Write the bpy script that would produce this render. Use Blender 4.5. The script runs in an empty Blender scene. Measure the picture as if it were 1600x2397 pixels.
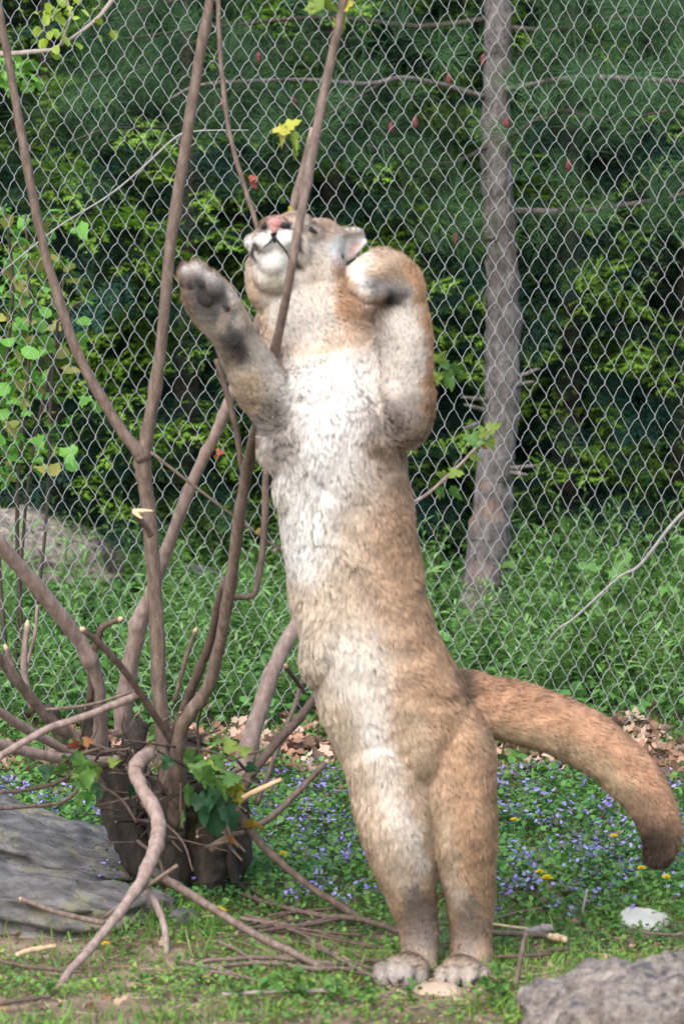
import bpy, math, random
import numpy as np
from mathutils import Vector, Matrix, kdtree

random.seed(7)
rng = np.random.default_rng(11)
R = math.radians
scene = bpy.context.scene
COL = scene.collection

# ------------------------------------------------------------------ camera
CAM_H, FPX, HORIZON = 2.14, 9000.0, 157.0
PITCH = math.atan((1198.5 - HORIZON) / FPX)
cam_data = bpy.data.cameras.new('camera')
cam = bpy.data.objects.new('camera', cam_data)
COL.objects.link(cam)
cam.location = (0, 0, CAM_H)
cam.rotation_euler = (math.pi / 2 - PITCH, 0, 0)
cam_data.sensor_fit = 'HORIZONTAL'
cam_data.sensor_width = 24.0
cam_data.lens = 24.0 * FPX / 1600.0
cam_data.clip_start = 0.1
cam_data.clip_end = 2000
cam_data.dof.use_dof = True
cam_data.dof.focus_distance = 11.3
cam_data.dof.aperture_fstop = 5.6
scene.camera = cam

# ------------------------------------------------------------------ light
SUN_EL, SUN_AZ = R(50), R(205)          # soft high light from behind the camera's left shoulder
world = bpy.data.worlds.new('World'); scene.world = world
world.use_nodes = True
wn = world.node_tree
sky = wn.nodes.new('ShaderNodeTexSky')
sky.sky_type = 'NISHITA'; sky.sun_disc = False
sky.sun_elevation = SUN_EL; sky.sun_rotation = SUN_AZ
sky.air_density = 1.3; sky.dust_density = 3.0; sky.ozone_density = 1.0
bg = wn.nodes['Background']
bg.inputs['Strength'].default_value = 0.15
wn.links.new(sky.outputs['Color'], bg.inputs['Color'])
sun_d = bpy.data.lights.new('sun', 'SUN')
sun_d.energy = 1.3; sun_d.angle = R(55); sun_d.color = (1.0, 0.975, 0.95)
sun = bpy.data.objects.new('sun', sun_d); COL.objects.link(sun)
_sd = Vector((math.sin(SUN_AZ) * math.cos(SUN_EL), math.cos(SUN_AZ) * math.cos(SUN_EL), math.sin(SUN_EL)))
sun.rotation_euler = (-_sd).to_track_quat('-Z', 'Y').to_euler()
sun.location = _sd * 30
scene.view_settings.view_transform = 'Standard'
scene.view_settings.look = 'None'
scene.view_settings.gamma = 1.0
scene.view_settings.exposure = 1.28
scene.render.film_transparent = False
try:
    scene.cycles.use_denoising = True
    scene.cycles.max_bounces = 6
    scene.cycles.diffuse_bounces = 3
    scene.cycles.transmission_bounces = 3
except Exception:
    pass

# ------------------------------------------------------------------ photo measures -> places in the world
_c, _s = math.cos(PITCH), math.sin(PITCH)
def ray(px, py):
    a = (px - 800.0) / FPX; b = -(py - 1198.5) / FPX
    return Vector((a, _c + b * _s, -_s + b * _c))
def P(px, py, Y):
    d = ray(px, py); t = Y / d.y
    return Vector((d.x * t, Y, CAM_H + d.z * t))
def gz(x, y):
    flat = 1 - np.exp(-((x - 0.2) ** 2 + (y - 8.87) ** 2) / 0.09)          # trodden level where the cat stands
    return flat * (0.012 * np.sin(3.1 * x + 1.7 * y) + 0.010 * np.sin(5.3 * y - 2.2 * x + 1.0) + 0.008 * np.sin(9.0 * x + 0.5) * np.sin(7.5 * y)
            + 0.02 * np.sin(0.9 * y + 0.7 * x))
def PG(px, py):
    d = ray(px, py); t = -CAM_H / d.z
    p = Vector((d.x * t, d.y * t, 0))
    p.z = float(gz(p.x, p.y))
    return p
def ppm(Y):                      # photo pixels in one metre at that distance
    return FPX / (Y * _c + 0.12)

# ------------------------------------------------------------------ helpers
def tag(o, label=None, cat=None, group=None, kind=None):
    if label: o['label'] = label
    if cat: o['category'] = cat
    if group: o['group'] = group
    if kind: o['kind'] = kind
    return o
def empty(name, loc=(0, 0, 0)):
    o = bpy.data.objects.new(name, None); COL.objects.link(o)
    o.location = loc; o.empty_display_size = 0.1
    return o
def link(name, me, parent=None, mat=None):
    o = bpy.data.objects.new(name, me); COL.objects.link(o)
    if mat is not None and not me.materials: me.materials.append(mat)
    if parent is not None:
        o.parent = parent
        o.matrix_parent_inverse = Matrix.Translation(-parent.location)
    return o
def mesh_np(name, V, faces, cols=None, smooth=False, mat=None):
    """faces: list of int arrays (M,k) of different k"""
    me = bpy.data.meshes.new(name)
    V = np.asarray(V, dtype=np.float32)
    faces = [np.asarray(f, dtype=np.int32) for f in faces if len(f)]
    loops = np.concatenate([f.ravel() for f in faces])
    starts = []; off = 0
    for f in faces:
        m, k = f.shape
        starts.append(off + np.arange(m, dtype=np.int32) * k); off += m * k
    starts = np.concatenate(starts).astype(np.int32)
    me.vertices.add(len(V)); me.vertices.foreach_set('co', V.ravel())
    me.loops.add(len(loops)); me.loops.foreach_set('vertex_index', loops)
    me.polygons.add(len(starts)); me.polygons.foreach_set('loop_start', starts)
    if smooth: me.polygons.foreach_set('use_smooth', np.ones(len(starts), dtype=bool))
    me.update(calc_edges=True)
    if cols is not None:
        c = np.ones((len(V), 4), dtype=np.float32); c[:, :3] = cols
        at = me.color_attributes.new('Col', 'FLOAT_COLOR', 'POINT')
        at.data.foreach_set('color', c.ravel())
    if mat is not None: me.materials.append(mat)
    return me
def rotmats(n, yaw=None, tilt=None, roll=None):
    """Rz(yaw) @ Ry(-tilt) @ Rx(roll): local +x is the leaf's long axis"""
    yaw = rng.uniform(0, 2 * np.pi, n) if yaw is None else yaw
    tilt = np.zeros(n) if tilt is None else tilt
    roll = np.zeros(n) if roll is None else roll
    cz, sz, cy, sy, cx, sx = np.cos(yaw), np.sin(yaw), np.cos(-tilt), np.sin(-tilt), np.cos(roll), np.sin(roll)
    Z = np.zeros((n, 3, 3)); Yb = np.zeros((n, 3, 3)); X = np.zeros((n, 3, 3))
    Z[:, 0, 0] = cz; Z[:, 0, 1] = -sz; Z[:, 1, 0] = sz; Z[:, 1, 1] = cz; Z[:, 2, 2] = 1
    Yb[:, 0, 0] = cy; Yb[:, 0, 2] = sy; Yb[:, 2, 0] = -sy; Yb[:, 2, 2] = cy; Yb[:, 1, 1] = 1
    X[:, 0, 0] = 1; X[:, 1, 1] = cx; X[:, 1, 2] = -sx; X[:, 2, 1] = sx; X[:, 2, 2] = cx
    return Z @ Yb @ X
def scatter(tV, tF, pos, rot, scl, col, tcol=None):
    """copies of one template baked into one vertex soup"""
    n, k = len(pos), len(tV)
    scl = np.asarray(scl, dtype=float)
    if scl.ndim == 1: scl = np.repeat(scl[:, None], 3, 1)
    V = np.einsum('nij,nkj->nki', rot, tV[None] * scl[:, None, :]) + pos[:, None, :]
    F = [(np.asarray(f)[None] + (np.arange(n) * k)[:, None, None]).reshape(-1, np.asarray(f).shape[1]) for f in tF]
    C = np.repeat(col[:, None, :], k, 1)
    if tcol is not None: C = C * tcol[None]
    return V.reshape(-1, 3), F, C.reshape(-1, 3)
class Soup:
    def __init__(self): self.V = []; self.F = {}; self.C = []; self.n = 0
    def add(self, V, F, C):
        V = np.asarray(V, float)
        for f in F:
            f = np.asarray(f)
            if len(f): self.F.setdefault(f.shape[1], []).append(f + self.n)
        self.V.append(V); self.C.append(np.broadcast_to(np.asarray(C, float), V.shape)); self.n += len(V)
    def mesh(self, name, mat, smooth=False):
        return mesh_np(name, np.concatenate(self.V), [np.concatenate(v) for v in self.F.values()], np.concatenate(self.C), smooth, mat)

def catmull(pts, n):
    """pts (K,d) -> n samples"""
    pts = np.asarray(pts, float); K = len(pts)
    if K < 3:
        t = np.linspace(0, 1, n)[:, None]; return pts[0] * (1 - t) + pts[-1] * t
    e = np.vstack([2 * pts[0] - pts[1], pts, 2 * pts[-1] - pts[-2]])
    u = np.linspace(0, K - 1 - 1e-6, n); i = u.astype(int); f = (u - i)[:, None]
    p0, p1, p2, p3 = e[i], e[i + 1], e[i + 2], e[i + 3]
    return 0.5 * ((2 * p1) + (-p0 + p2) * f + (2 * p0 - 5 * p1 + 4 * p2 - p3) * f ** 2 + (-p0 + 3 * p1 - 3 * p2 + p3) * f ** 3)
def tube(path, rad, sides=8, cap=True, wob=0.0, flat=None, twist=0.0):
    """path (N,3), rad (N,) -> verts, faces list; flat = (N,) ratio of the second radius"""
    path = np.asarray(path, float); rad = np.asarray(rad, float); N = len(path)
    T = np.gradient(path, axis=0); T /= np.linalg.norm(T, axis=1)[:, None] + 1e-12
    ref = np.array([0.31, -0.9, 0.3]) if abs(T[0] @ np.array([0.31, -0.9, 0.3])) < 0.9 else np.array([1.0, 0, 0])
    A = np.zeros((N, 3)); a = ref - T[0] * (ref @ T[0]); a /= np.linalg.norm(a); A[0] = a
    for i in range(1, N):
        a = A[i - 1] - T[i] * (A[i - 1] @ T[i]); A[i] = a / (np.linalg.norm(a) + 1e-12)
    B = np.cross(T, A)
    th = np.linspace(0, 2 * np.pi, sides, endpoint=False)
    rr = rad[:, None] * np.ones((1, sides))
    if wob: rr = rr * (1 + wob * rng.standard_normal((N, sides)))
    V = path[:, None] + A[:, None] * (rr * np.cos(th))[..., None] + B[:, None] * (rr * np.sin(th))[..., None]
    V = V.reshape(-1, 3)
    i = np.arange(N - 1)[:, None] * sides; j = np.arange(sides)[None]; jn = (j + 1) % sides
    Q = np.stack([i + j, i + jn, i + sides + jn, i + sides + j], -1).reshape(-1, 4)
    F = [Q]
    if cap:
        V = np.vstack([V, path[0], path[-1]])
        c0, c1 = N * sides, N * sides + 1
        j = np.arange(sides); jn = (j + 1) % sides
        F.append(np.concatenate([np.stack([np.full(sides, c0), jn, j], -1), np.stack([np.full(sides, c1), (N - 1) * sides + j, (N - 1) * sides + jn], -1)]))
    return V, F

# ------------------------------------------------------------------ materials
def new_mat(name):
    m = bpy.data.materials.new(name); m.use_nodes = True
    nt = m.node_tree
    return m, nt, nt.nodes['Principled BSDF'], nt.nodes['Material Output']
def N(nt, t, **kw):
    n = nt.nodes.new(t)
    for k, v in kw.items():
        if k in n.inputs: n.inputs[k].default_value = v
        else: setattr(n, k, v)
    return n
def ramp(nt, stops):
    r = nt.nodes.new('ShaderNodeValToRGB')
    el = r.color_ramp.elements
    while len(el) < len(stops): el.new(0.5)
    for e, (p, c) in zip(el, stops): e.position = p; e.color = (*c, 1)
    return r
def rough_mat(name, stops, scale, rough=0.85, bump=0.3, stretch=(1, 1, 1), detail=8, dist=0.01, spec=0.3, mix2=None):
    m, nt, b, out = new_mat(name)
    tc = N(nt, 'ShaderNodeTexCoord'); mp = N(nt, 'ShaderNodeMapping'); mp.inputs['Scale'].default_value = stretch
    nt.links.new(tc.outputs['Object'], mp.inputs['Vector'])
    nz = N(nt, 'ShaderNodeTexNoise', Scale=scale, Detail=detail, Roughness=0.65)
    nt.links.new(mp.outputs['Vector'], nz.inputs['Vector'])
    rp = ramp(nt, stops); nt.links.new(nz.outputs['Fac'], rp.inputs['Fac'])
    col = rp.outputs['Color']
    if mix2:                                    # (scale, threshold lo, hi, colour): lichen, moss or stains of their own shape
        n2 = N(nt, 'ShaderNodeTexNoise', Scale=mix2[0], Detail=6, Roughness=0.7)
        nt.links.new(tc.outputs['Object'], n2.inputs['Vector'])
        mr = N(nt, 'ShaderNodeMapRange'); mr.inputs['From Min'].default_value = mix2[1]; mr.inputs['From Max'].default_value = mix2[2]
        nt.links.new(n2.outputs['Fac'], mr.inputs['Value'])
        mx = N(nt, 'ShaderNodeMix', data_type='RGBA'); mx.inputs['B'].default_value = (*mix2[3], 1)
        nt.links.new(mr.outputs['Result'], mx.inputs['Factor']); nt.links.new(col, mx.inputs['A'])
        col = mx.outputs['Result']
    nt.links.new(col, b.inputs['Base Color'])
    b.inputs['Roughness'].default_value = rough
    b.inputs['Specular IOR Level'].default_value = spec
    bp = N(nt, 'ShaderNodeBump', Strength=bump, Distance=dist)
    nt.links.new(nz.outputs['Fac'], bp.inputs['Height']); nt.links.new(bp.outputs['Normal'], b.inputs['Normal'])
    return m
def col_mat(name, rough=0.6, trans=0.0, spec=0.3, noise=0.0):
    m, nt, b, out = new_mat(name)
    at = N(nt, 'ShaderNodeAttribute', attribute_name='Col')
    src = at.outputs['Color']
    if noise:
        tc = N(nt, 'ShaderNodeTexCoord'); nz = N(nt, 'ShaderNodeTexNoise', Scale=noise, Detail=4)
        nt.links.new(tc.outputs['Object'], nz.inputs['Vector'])
        mr = N(nt, 'ShaderNodeMapRange'); mr.inputs['From Min'].default_value = 0.3; mr.inputs['From Max'].default_value = 0.7
        mr.inputs['To Min'].default_value = 0.72; mr.inputs['To Max'].default_value = 1.25
        nt.links.new(nz.outputs['Fac'], mr.inputs['Value'])
        mx = N(nt, 'ShaderNodeVectorMath', operation='SCALE')
        nt.links.new(src, mx.inputs[0]); nt.links.new(mr.outputs['Result'], mx.inputs['Scale'])
        src = mx.outputs['Vector']
    nt.links.new(src, b.inputs['Base Color'])
    b.inputs['Roughness'].default_value = rough
    b.inputs['Specular IOR Level'].default_value = spec
    if trans:
        tr = N(nt, 'ShaderNodeBsdfTranslucent'); nt.links.new(src, tr.inputs['Color'])
        ms = N(nt, 'ShaderNodeMixShader'); ms.inputs[0].default_value = trans
        nt.links.new(b.outputs[0], ms.inputs[1]); nt.links.new(tr.outputs[0], ms.inputs[2])
        nt.links.new(ms.outputs[0], out.inputs['Surface'])
    return m
def plain_mat(name, c, rough=0.6, spec=0.4, metal=0.0, nscale=20, var=0.25):
    d = tuple(x * (1 - var) for x in c); h = tuple(min(1, x * (1 + var)) for x in c)
    m = rough_mat(name, [(0.3, d), (0.7, h)], nscale, rough, 0.1, spec=spec, dist=0.002)
    m.node_tree.nodes['Principled BSDF'].inputs['Metallic'].default_value = metal
    return m

M_LEAF = col_mat('leaf', 0.55, 0.35, 0.35)
M_NEEDLE = col_mat('needle', 0.6, 0.2, 0.25)
M_FLOWER = col_mat('petal', 0.6, 0.3, 0.2)
M_LITTER = col_mat('dead_leaf', 0.8, 0.1, 0.2)
M_FUR = col_mat('fur', 0.8, 0.08, 0.1)
def fur_normals(m):                      # hairs are lit like the pelt they lie on
    nt = m.node_tree; at = N(nt, 'ShaderNodeAttribute', attribute_name='Nrm')
    ge = N(nt, 'ShaderNodeNewGeometry'); sc = N(nt, 'ShaderNodeVectorMath', operation='SCALE'); sc.inputs['Scale'].default_value = 1.3
    ad = N(nt, 'ShaderNodeVectorMath', operation='ADD'); no = N(nt, 'ShaderNodeVectorMath', operation='NORMALIZE')
    nt.links.new(ge.outputs['Normal'], sc.inputs[0]); nt.links.new(sc.outputs[0], ad.inputs[0]); nt.links.new(at.outputs['Vector'], ad.inputs[1]); nt.links.new(ad.outputs[0], no.inputs[0])
    for n in list(nt.nodes):
        if n.type in ('BSDF_PRINCIPLED', 'BSDF_TRANSLUCENT'): nt.links.new(no.outputs[0], n.inputs['Normal'])
fur_normals(M_FUR)
M_SKIN = col_mat('coat_base', 0.9, 0, 0.1, noise=60)
M_BARK = rough_mat('young_bark', [(0.28, (0.065, 0.044, 0.035)), (0.5, (0.135, 0.096, 0.077)), (0.72, (0.225, 0.17, 0.142))], 70, 0.7, 0.6, (1, 1, 0.3), dist=0.005, mix2=(130, 0.62, 0.68, (0.34, 0.25, 0.19)))
M_BARK_PALE = rough_mat('pale_bark', [(0.28, (0.14, 0.095, 0.078)), (0.5, (0.24, 0.175, 0.15)), (0.72, (0.35, 0.275, 0.245))], 60, 0.72, 0.6, (1, 1, 0.4), dist=0.005, mix2=(95, 0.63, 0.69, (0.13, 0.08, 0.06)))
M_BARK_DARK = rough_mat('dark_bark', [(0.25, (0.045, 0.03, 0.024)), (0.5, (0.095, 0.065, 0.05)), (0.75, (0.17, 0.12, 0.095))], 70, 0.8, 0.4, (1, 1, 0.4), dist=0.004)
M_STUMP = rough_mat('old_stump_bark', [(0.25, (0.012, 0.009, 0.008)), (0.5, (0.04, 0.031, 0.025)), (0.78, (0.11, 0.085, 0.068))], 34, 0.9, 0.9, (1, 1, 0.25), dist=0.02, mix2=(9, 0.56, 0.66, (0.06, 0.07, 0.025)))
M_WOOD = rough_mat('fresh_wood', [(0.3, (0.42, 0.28, 0.15)), (0.7, (0.62, 0.47, 0.3))], 40, 0.7, 0.3, (1, 1, 0.2), dist=0.002)
M_DEADWOOD = rough_mat('weathered_wood', [(0.3, (0.2, 0.165, 0.14)), (0.7, (0.37, 0.325, 0.28))], 30, 0.85, 0.5, (1, 1, 0.3), dist=0.003)
M_PINE = rough_mat('pine_bark', [(0.3, (0.07, 0.06, 0.058)), (0.5, (0.155, 0.135, 0.13)), (0.70, (0.28, 0.255, 0.25))], 38, 0.9, 1.0, (1, 1, 0.4), dist=0.03, mix2=(5, 0.58, 0.68, (0.25, 0.15, 0.115)))
M_DARKTRUNK = rough_mat('forest_bark', [(0.3, (0.03, 0.024, 0.02)), (0.7, (0.1, 0.08, 0.065))], 12, 0.9, 0.8, (1, 1, 0.4), dist=0.02)
M_ROCK = rough_mat('ledge_rock', [(0.3, (0.035, 0.033, 0.032)), (0.46, (0.095, 0.09, 0.086)), (0.58, (0.155, 0.147, 0.14)), (0.72, (0.25, 0.24, 0.23))], 13, 0.88, 0.9, (1, 1, 3.0), 14, 0.03, mix2=(6, 0.54, 0.62, (0.2, 0.185, 0.125)))
M_GRAN = rough_mat('rough_boulder', [(0.32, (0.07, 0.062, 0.058)), (0.42, (0.175, 0.15, 0.13)), (0.52, (0.27, 0.23, 0.195)), (0.66, (0.38, 0.335, 0.285))], 30, 0.92, 1.0, (1, 1, 1), 12, 0.035, mix2=(17, 0.57, 0.63, (0.11, 0.105, 0.115)))
def pitted(m, scale, strength):
    nt = m.node_tree; b = nt.nodes['Principled BSDF']; old = b.inputs['Normal'].links[0].from_socket
    tc = N(nt, 'ShaderNodeTexCoord'); vo = N(nt, 'ShaderNodeTexVoronoi', Scale=scale); nt.links.new(tc.outputs['Object'], vo.inputs['Vector'])
    bp = N(nt, 'ShaderNodeBump', Strength=strength, Distance=0.02); nt.links.new(vo.outputs['Distance'], bp.inputs['Height'])
    nt.links.new(old, bp.inputs['Normal']); nt.links.new(bp.outputs['Normal'], b.inputs['Normal'])
    src = b.inputs['Base Color'].links[0].from_socket
    v2 = N(nt, 'ShaderNodeTexVoronoi', Scale=scale * 1.7); nt.links.new(tc.outputs['Object'], v2.inputs['Vector'])
    hs = N(nt, 'ShaderNodeHueSaturation'); mr = N(nt, 'ShaderNodeMapRange'); mr.inputs['To Min'].default_value = .8; mr.inputs['To Max'].default_value = 1.2
    sp = N(nt, 'ShaderNodeSeparateColor'); nt.links.new(v2.outputs['Color'], sp.inputs[0]); nt.links.new(sp.outputs[0], mr.inputs['Value'])
    nt.links.new(mr.outputs['Result'], hs.inputs['Value']); nt.links.new(src, hs.inputs['Color']); nt.links.new(hs.outputs['Color'], b.inputs['Base Color'])
pitted(M_GRAN, 34, 0.5)
M_PALESTONE = rough_mat('pale_stone', [(0.3, (0.32, 0.31, 0.26)), (0.7, (0.5, 0.49, 0.43))], 9, 0.8, 0.4, dist=0.006)
M_TANSTONE = rough_mat('tan_stone', [(0.3, (0.34, 0.24, 0.17)), (0.7, (0.47, 0.36, 0.27))], 12, 0.85, 0.4, dist=0.005)
M_WIRE = plain_mat('galvanised_wire', (0.36, 0.37, 0.38), 0.55, 0.5, 0.2, 60, 0.2)
M_NOSE = plain_mat('pink_nose', (0.38, 0.175, 0.165), 0.65, 0.25, 0, 140, 0.22)
M_BLACK = plain_mat('black_skin', (0.012, 0.010, 0.011), 0.6, 0.3, 0, 60, 0.3)
M_PAD = plain_mat('paw_pad', (0.03, 0.027, 0.029), 0.85, 0.15, 0, 50, 0.4)
M_EYE = plain_mat('eye', (0.02, 0.018, 0.02), 0.1, 0.6, 0, 10, 0.2)
M_CANE = rough_mat('dead_cane', [(0.3, (0.2, 0.185, 0.18)), (0.7, (0.36, 0.34, 0.33))], 40, 0.85, 0.3, dist=0.002)
M_CONE = plain_mat('young_cone', (0.13, 0.035, 0.035), 0.7, 0.3, 0, 50, 0.3)

# ------------------------------------------------------------------ ground
def ground_mesh():
    ys = np.concatenate([np.linspace(-40, 7.5, 12), np.arange(7.6, 13.0, 0.06), np.linspace(13.1, 22, 40), [26, 32, 45, 80, 160, 400, 900]])
    xs = np.concatenate([[-900, -300, -100, -40, -18, -9, -5], np.arange(-3, 3.01, 0.06), [5, 9, 18, 40, 100, 300, 900]])
    X, Y = np.meshgrid(xs, ys)
    Z = gz(X, Y) * np.exp(-np.maximum(0, np.hypot(X, Y - 11) - 12) / 8)
    near = (np.abs(X) < 3.2) & (Y > 7.4) & (Y < 13.2)
    Z = Z + near * 0.006 * rng.standard_normal(Z.shape)
    V = np.stack([X, Y, Z], -1).reshape(-1, 3)
    ny, nx = X.shape
    i = np.arange(ny - 1)[:, None] * nx + np.arange(nx - 1)[None]
    return mesh_np('ground', V, [np.stack([i, i + 1, i + nx + 1, i + nx], -1).reshape(-1, 4)], smooth=True)
M_SOIL = rough_mat('soil', [(0.3, (0.09, 0.066, 0.045)), (0.5, (0.205, 0.15, 0.108)), (0.7, (0.31, 0.235, 0.175))], 9, 0.95, 0.8, (1, 1, 1), 12, 0.03, 0.1, mix2=(1.3, 0.5, 0.62, (0.1, 0.1, 0.045)))
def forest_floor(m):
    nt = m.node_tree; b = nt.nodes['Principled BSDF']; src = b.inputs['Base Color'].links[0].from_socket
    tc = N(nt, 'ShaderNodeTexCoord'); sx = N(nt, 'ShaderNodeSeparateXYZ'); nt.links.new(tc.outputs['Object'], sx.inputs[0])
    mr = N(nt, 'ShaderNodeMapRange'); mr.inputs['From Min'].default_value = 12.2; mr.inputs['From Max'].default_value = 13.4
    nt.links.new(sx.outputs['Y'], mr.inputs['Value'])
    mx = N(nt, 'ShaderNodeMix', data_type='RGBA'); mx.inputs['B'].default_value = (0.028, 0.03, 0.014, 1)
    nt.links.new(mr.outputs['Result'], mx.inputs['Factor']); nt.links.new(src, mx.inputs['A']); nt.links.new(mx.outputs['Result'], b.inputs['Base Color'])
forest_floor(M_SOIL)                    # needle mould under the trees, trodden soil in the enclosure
ground = link('ground', ground_mesh(), None, M_SOIL); tag(ground, kind='structure')

# ------------------------------------------------------------------ chain-link fence
FY = 12.3
def fence():
    root = tag(empty('chain_link_fence', (0, FY, 0)), 'galvanised chain-link fence standing between the cougar and the trees', 'fence')
    k = ppm(FY)
    def warp(u, v):                       # u, v in photo pixels on the fence plane; the hand-stretched mesh sags and leans
        du = -26 * np.exp(-((v - 0) / 500) ** 2) * np.exp(-((u) / 420) ** 2) * 1.0 - 0.05 * (v - 900) * np.clip((v - 900) / 900, 0, 1) - 14 * np.exp(-((u - 300) / 300) ** 2) * (v < 2000) * np.sin(v / 520)
        dv = 70 * np.exp(-((v + 50) / 420) ** 2) * np.tanh(u / 420) + 55 * np.clip((v - 700) / 800, 0, 1.2) * np.clip((u - 950) / 650, -0.2, 1.3) ** 2 + 10 * np.sin(u / 260 + v / 400)
        return u + du, v + dv
    W, Hh = 39.3, 73.0
    i0, i1 = -12, 94
    j0, j1 = -7, 27
    jit = rng.standard_normal((i1 - i0 + 4, 2 * (j1 - j0) + 8, 2)) * np.array([1.1, 1.6])
    def knuckle(i, h):                    # column i, half-row h (h has the parity of i)
        u, v = warp(i * W / 2, h * Hh / 2)
        a = jit[i - i0 + 1, h - 2 * j0 + 2]
        return u + a[0], v + a[1]
    def to3(u, v, dy):
        p = P(800, 1198.5, FY)
        return (p.x + (u - 800) / k, FY + dy, p.z - (v - 1198.5) / (k * 1.004))
    rr = 0.00095
    for i in range(i0, i1):
        pts = []
        for h in range(2 * j0, 2 * j1):
            right = (h + i) % 2 != 0
            col = i + 1 if right else i
            (u, v), (u2, v2) = knuckle(col, h), knuckle(i if right else i + 1, h + 1)
            if v > 1860: break
            over = 1.6 if right else -1.6
            down = right                  # from the right knuckle the wire drops as '/', bowed outwards, and lies in front
            d1 = -0.0032 if down else 0.0032
            pts.append(to3(u + over, v, 0.0 + (0.0015 if right else -0.0015)))
            for f in (0.13, 0.36, 0.62, 0.86):
                uu, vv = u + (u2 - u) * f, v + (v2 - v) * f
                bow = math.sin(math.pi * f) * (3.0 if down else 0.9)
                uu += -bow * 0.8; vv += -bow * 0.5 if down else bow * 0.3
                if f == 0.13: uu = u + over * .4 + (u2 - u) * 0.05
                if f == 0.86: uu = u + (u2 - u) * 0.93
                pts.append(to3(uu, vv, d1))
        pts = np.array(pts)
        V, F = tube(pts, np.full(len(pts), rr), 4, False)
        V -= np.array([0, FY, 0])
        o = bpy.data.objects.new('wire', mesh_np('wire', V, F, smooth=True, mat=M_WIRE)); COL.objects.link(o); o.parent = root
fence()

# ------------------------------------------------------------------ coppiced tree in front of the fence
TREE_Y = 9.75
tree = tag(empty('coppiced_tree', PG(440, 2130)), 'hard-pruned tree with cut stems sprouting from a dark mossy stump', 'tree')
def stem(name, pts, Y0, Y1, mat, parent=tree, sides=10, wob=0.02, knots=0, n=None, ymid=None, cut=None):
    """pts: (px, py, radius px); the distance runs from Y0 to Y1 along the stem"""
    a = np.array([p[:3] for p in pts], float)
    L = np.concatenate([[0], np.cumsum(np.hypot(*np.diff(a[:, :2], axis=0).T))]); L /= L[-1]
    Ys = Y0 + (Y1 - Y0) * L if ymid is None else np.interp(L, [0, ymid[0], 1], [Y0, ymid[1], Y1])
    for q, p in enumerate(pts):
        if len(p) > 3: Ys[q] = p[3]
    w = np.array([list(P(x, y, Y)) + [r / ppm(Y)] for (x, y, r), Y in zip(a, Ys)])
    n = n or max(6, len(pts) * 5)
    c = catmull(w, n)
    c[:, :3] += rng.standard_normal((n, 3)) * c[:, 3:4] * 0.05
    rad = np.maximum(c[:, 3], 0.0008) * (1 + 0.035 * rng.standard_normal(n))
    for _ in range(knots):
        q = rng.integers(2, n - 2); rad[q] *= 1.16
    V, F = tube(c[:, :3], rad, sides, True, wob)
    o = link(name, mesh_np(name, V, F, smooth=True, mat=mat), parent)
    if cut:
        d = c[-1, :3] - c[-2, :3]; d /= np.linalg.norm(d); r = rad[-1]
        Vc, Fc = tube(np.array([c[-1, :3] - d * r * 0.3, c[-1, :3] + d * r * 0.4, c[-1, :3] + d * r * (0.9 + cut)]), [r * 1.03, r * 0.9, r * 0.35], 7, True, 0.12)
        link('cut_end', mesh_np('cut_end', Vc, Fc, mat=M_WOOD), o)
    return o
B = lambda *a, **k: stem('branch', *a, **k)
# the tall forked stem
B([(392, 1850, 20), (385, 1760, 19), (372, 1600, 18), (366, 1430, 17.5), (354, 1270, 17.5), (342, 1150, 17.5), (334, 1075, 19), (345, 1010, 16), (372, 850, 14), (397, 600, 13.5), (432, 350, 13), (470, 120, 12), (500, -60, 10), (520, -200, 8)], 9.6, 9.5, M_BARK, knots=7, n=70)
B([(336, 1082, 15), (318, 1050, 15), (270, 985, 13), (185, 835, 12), (122, 650, 11), (85, 500, 10.5), (48, 300, 10), (15, 110, 9), (-10, -20, 8), (-40, -200, 6)], 9.55, 9.45, M_BARK, knots=5, n=50)
# pale stem leaning back behind the cat
B([(285, 1720, 20), (292, 1640, 20), (308, 1540, 20), (328, 1450, 20), (352, 1395, 17), (386, 1300, 15), (422, 1200, 14), (462, 1100, 13.5), (502, 1020, 13), (535, 940, 12.5), (610, 740, 12), (672, 540, 11), (700, 440, 11), (735, 300, 9)], 9.9, 9.35, M_BARK_PALE, knots=8, n=70)
# the stem in front of the cat's throat
B([(412, 1930, 24), (415, 1820, 20), (422, 1715, 17), (447, 1668, 17), (490, 1600, 15.5), (520, 1480, 14), (541, 1350, 14), (562, 1200, 14), (582, 1080, 13.5), (602, 990, 13, 8.93), (640, 835, 12, 8.87), (680, 640, 11, 8.765), (704, 500, 11, 8.80), (728, 370, 12, 8.86), (762, 200, 11, 8.9), (800, 20, 10, 8.9), (822, -90, 9, 8.9)], 9.6, 8.9, M_BARK, knots=6, n=80, ymid=(0.45, 9.1))
B([(403, 1725, 10), (434, 1651, 11), (460, 1585, 11), (490, 1508, 10.5), (510, 1416, 10), (522, 1365, 9)], 9.6, 9.3, M_BARK_DARK, knots=2)
B([(510, -30, 5.5), (515, 120, 5.5), (535, 300, 5.5), (573, 440, 5.5), (603, 540, 5.5), (640, 760, 6), (630, 960, 7), (622, 1110, 8), (618, 1250, 8), (602, 1365, 8), (588, 1396, 7), (548, 1398, 8)], 9.5, 9.35, M_BARK, n=60)
B([(566, 1110, 6), (552, 1000, 7), (525, 900, 7), (505, 840, 6)], 9.2, 9.2, M_BARK_DARK)
B([(-30, 1240, 17), (100, 1390, 18), (188, 1505, 18), (224, 1580, 18), (233, 1660, 17), (240, 1770, 16)], 9.3, 9.7, M_BARK_PALE, knots=5)
B([(-30, 1505, 12), (62, 1622, 13), (122, 1690, 14), (200, 1745, 14)], 9.35, 9.6, M_BARK, knots=2)
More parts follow.
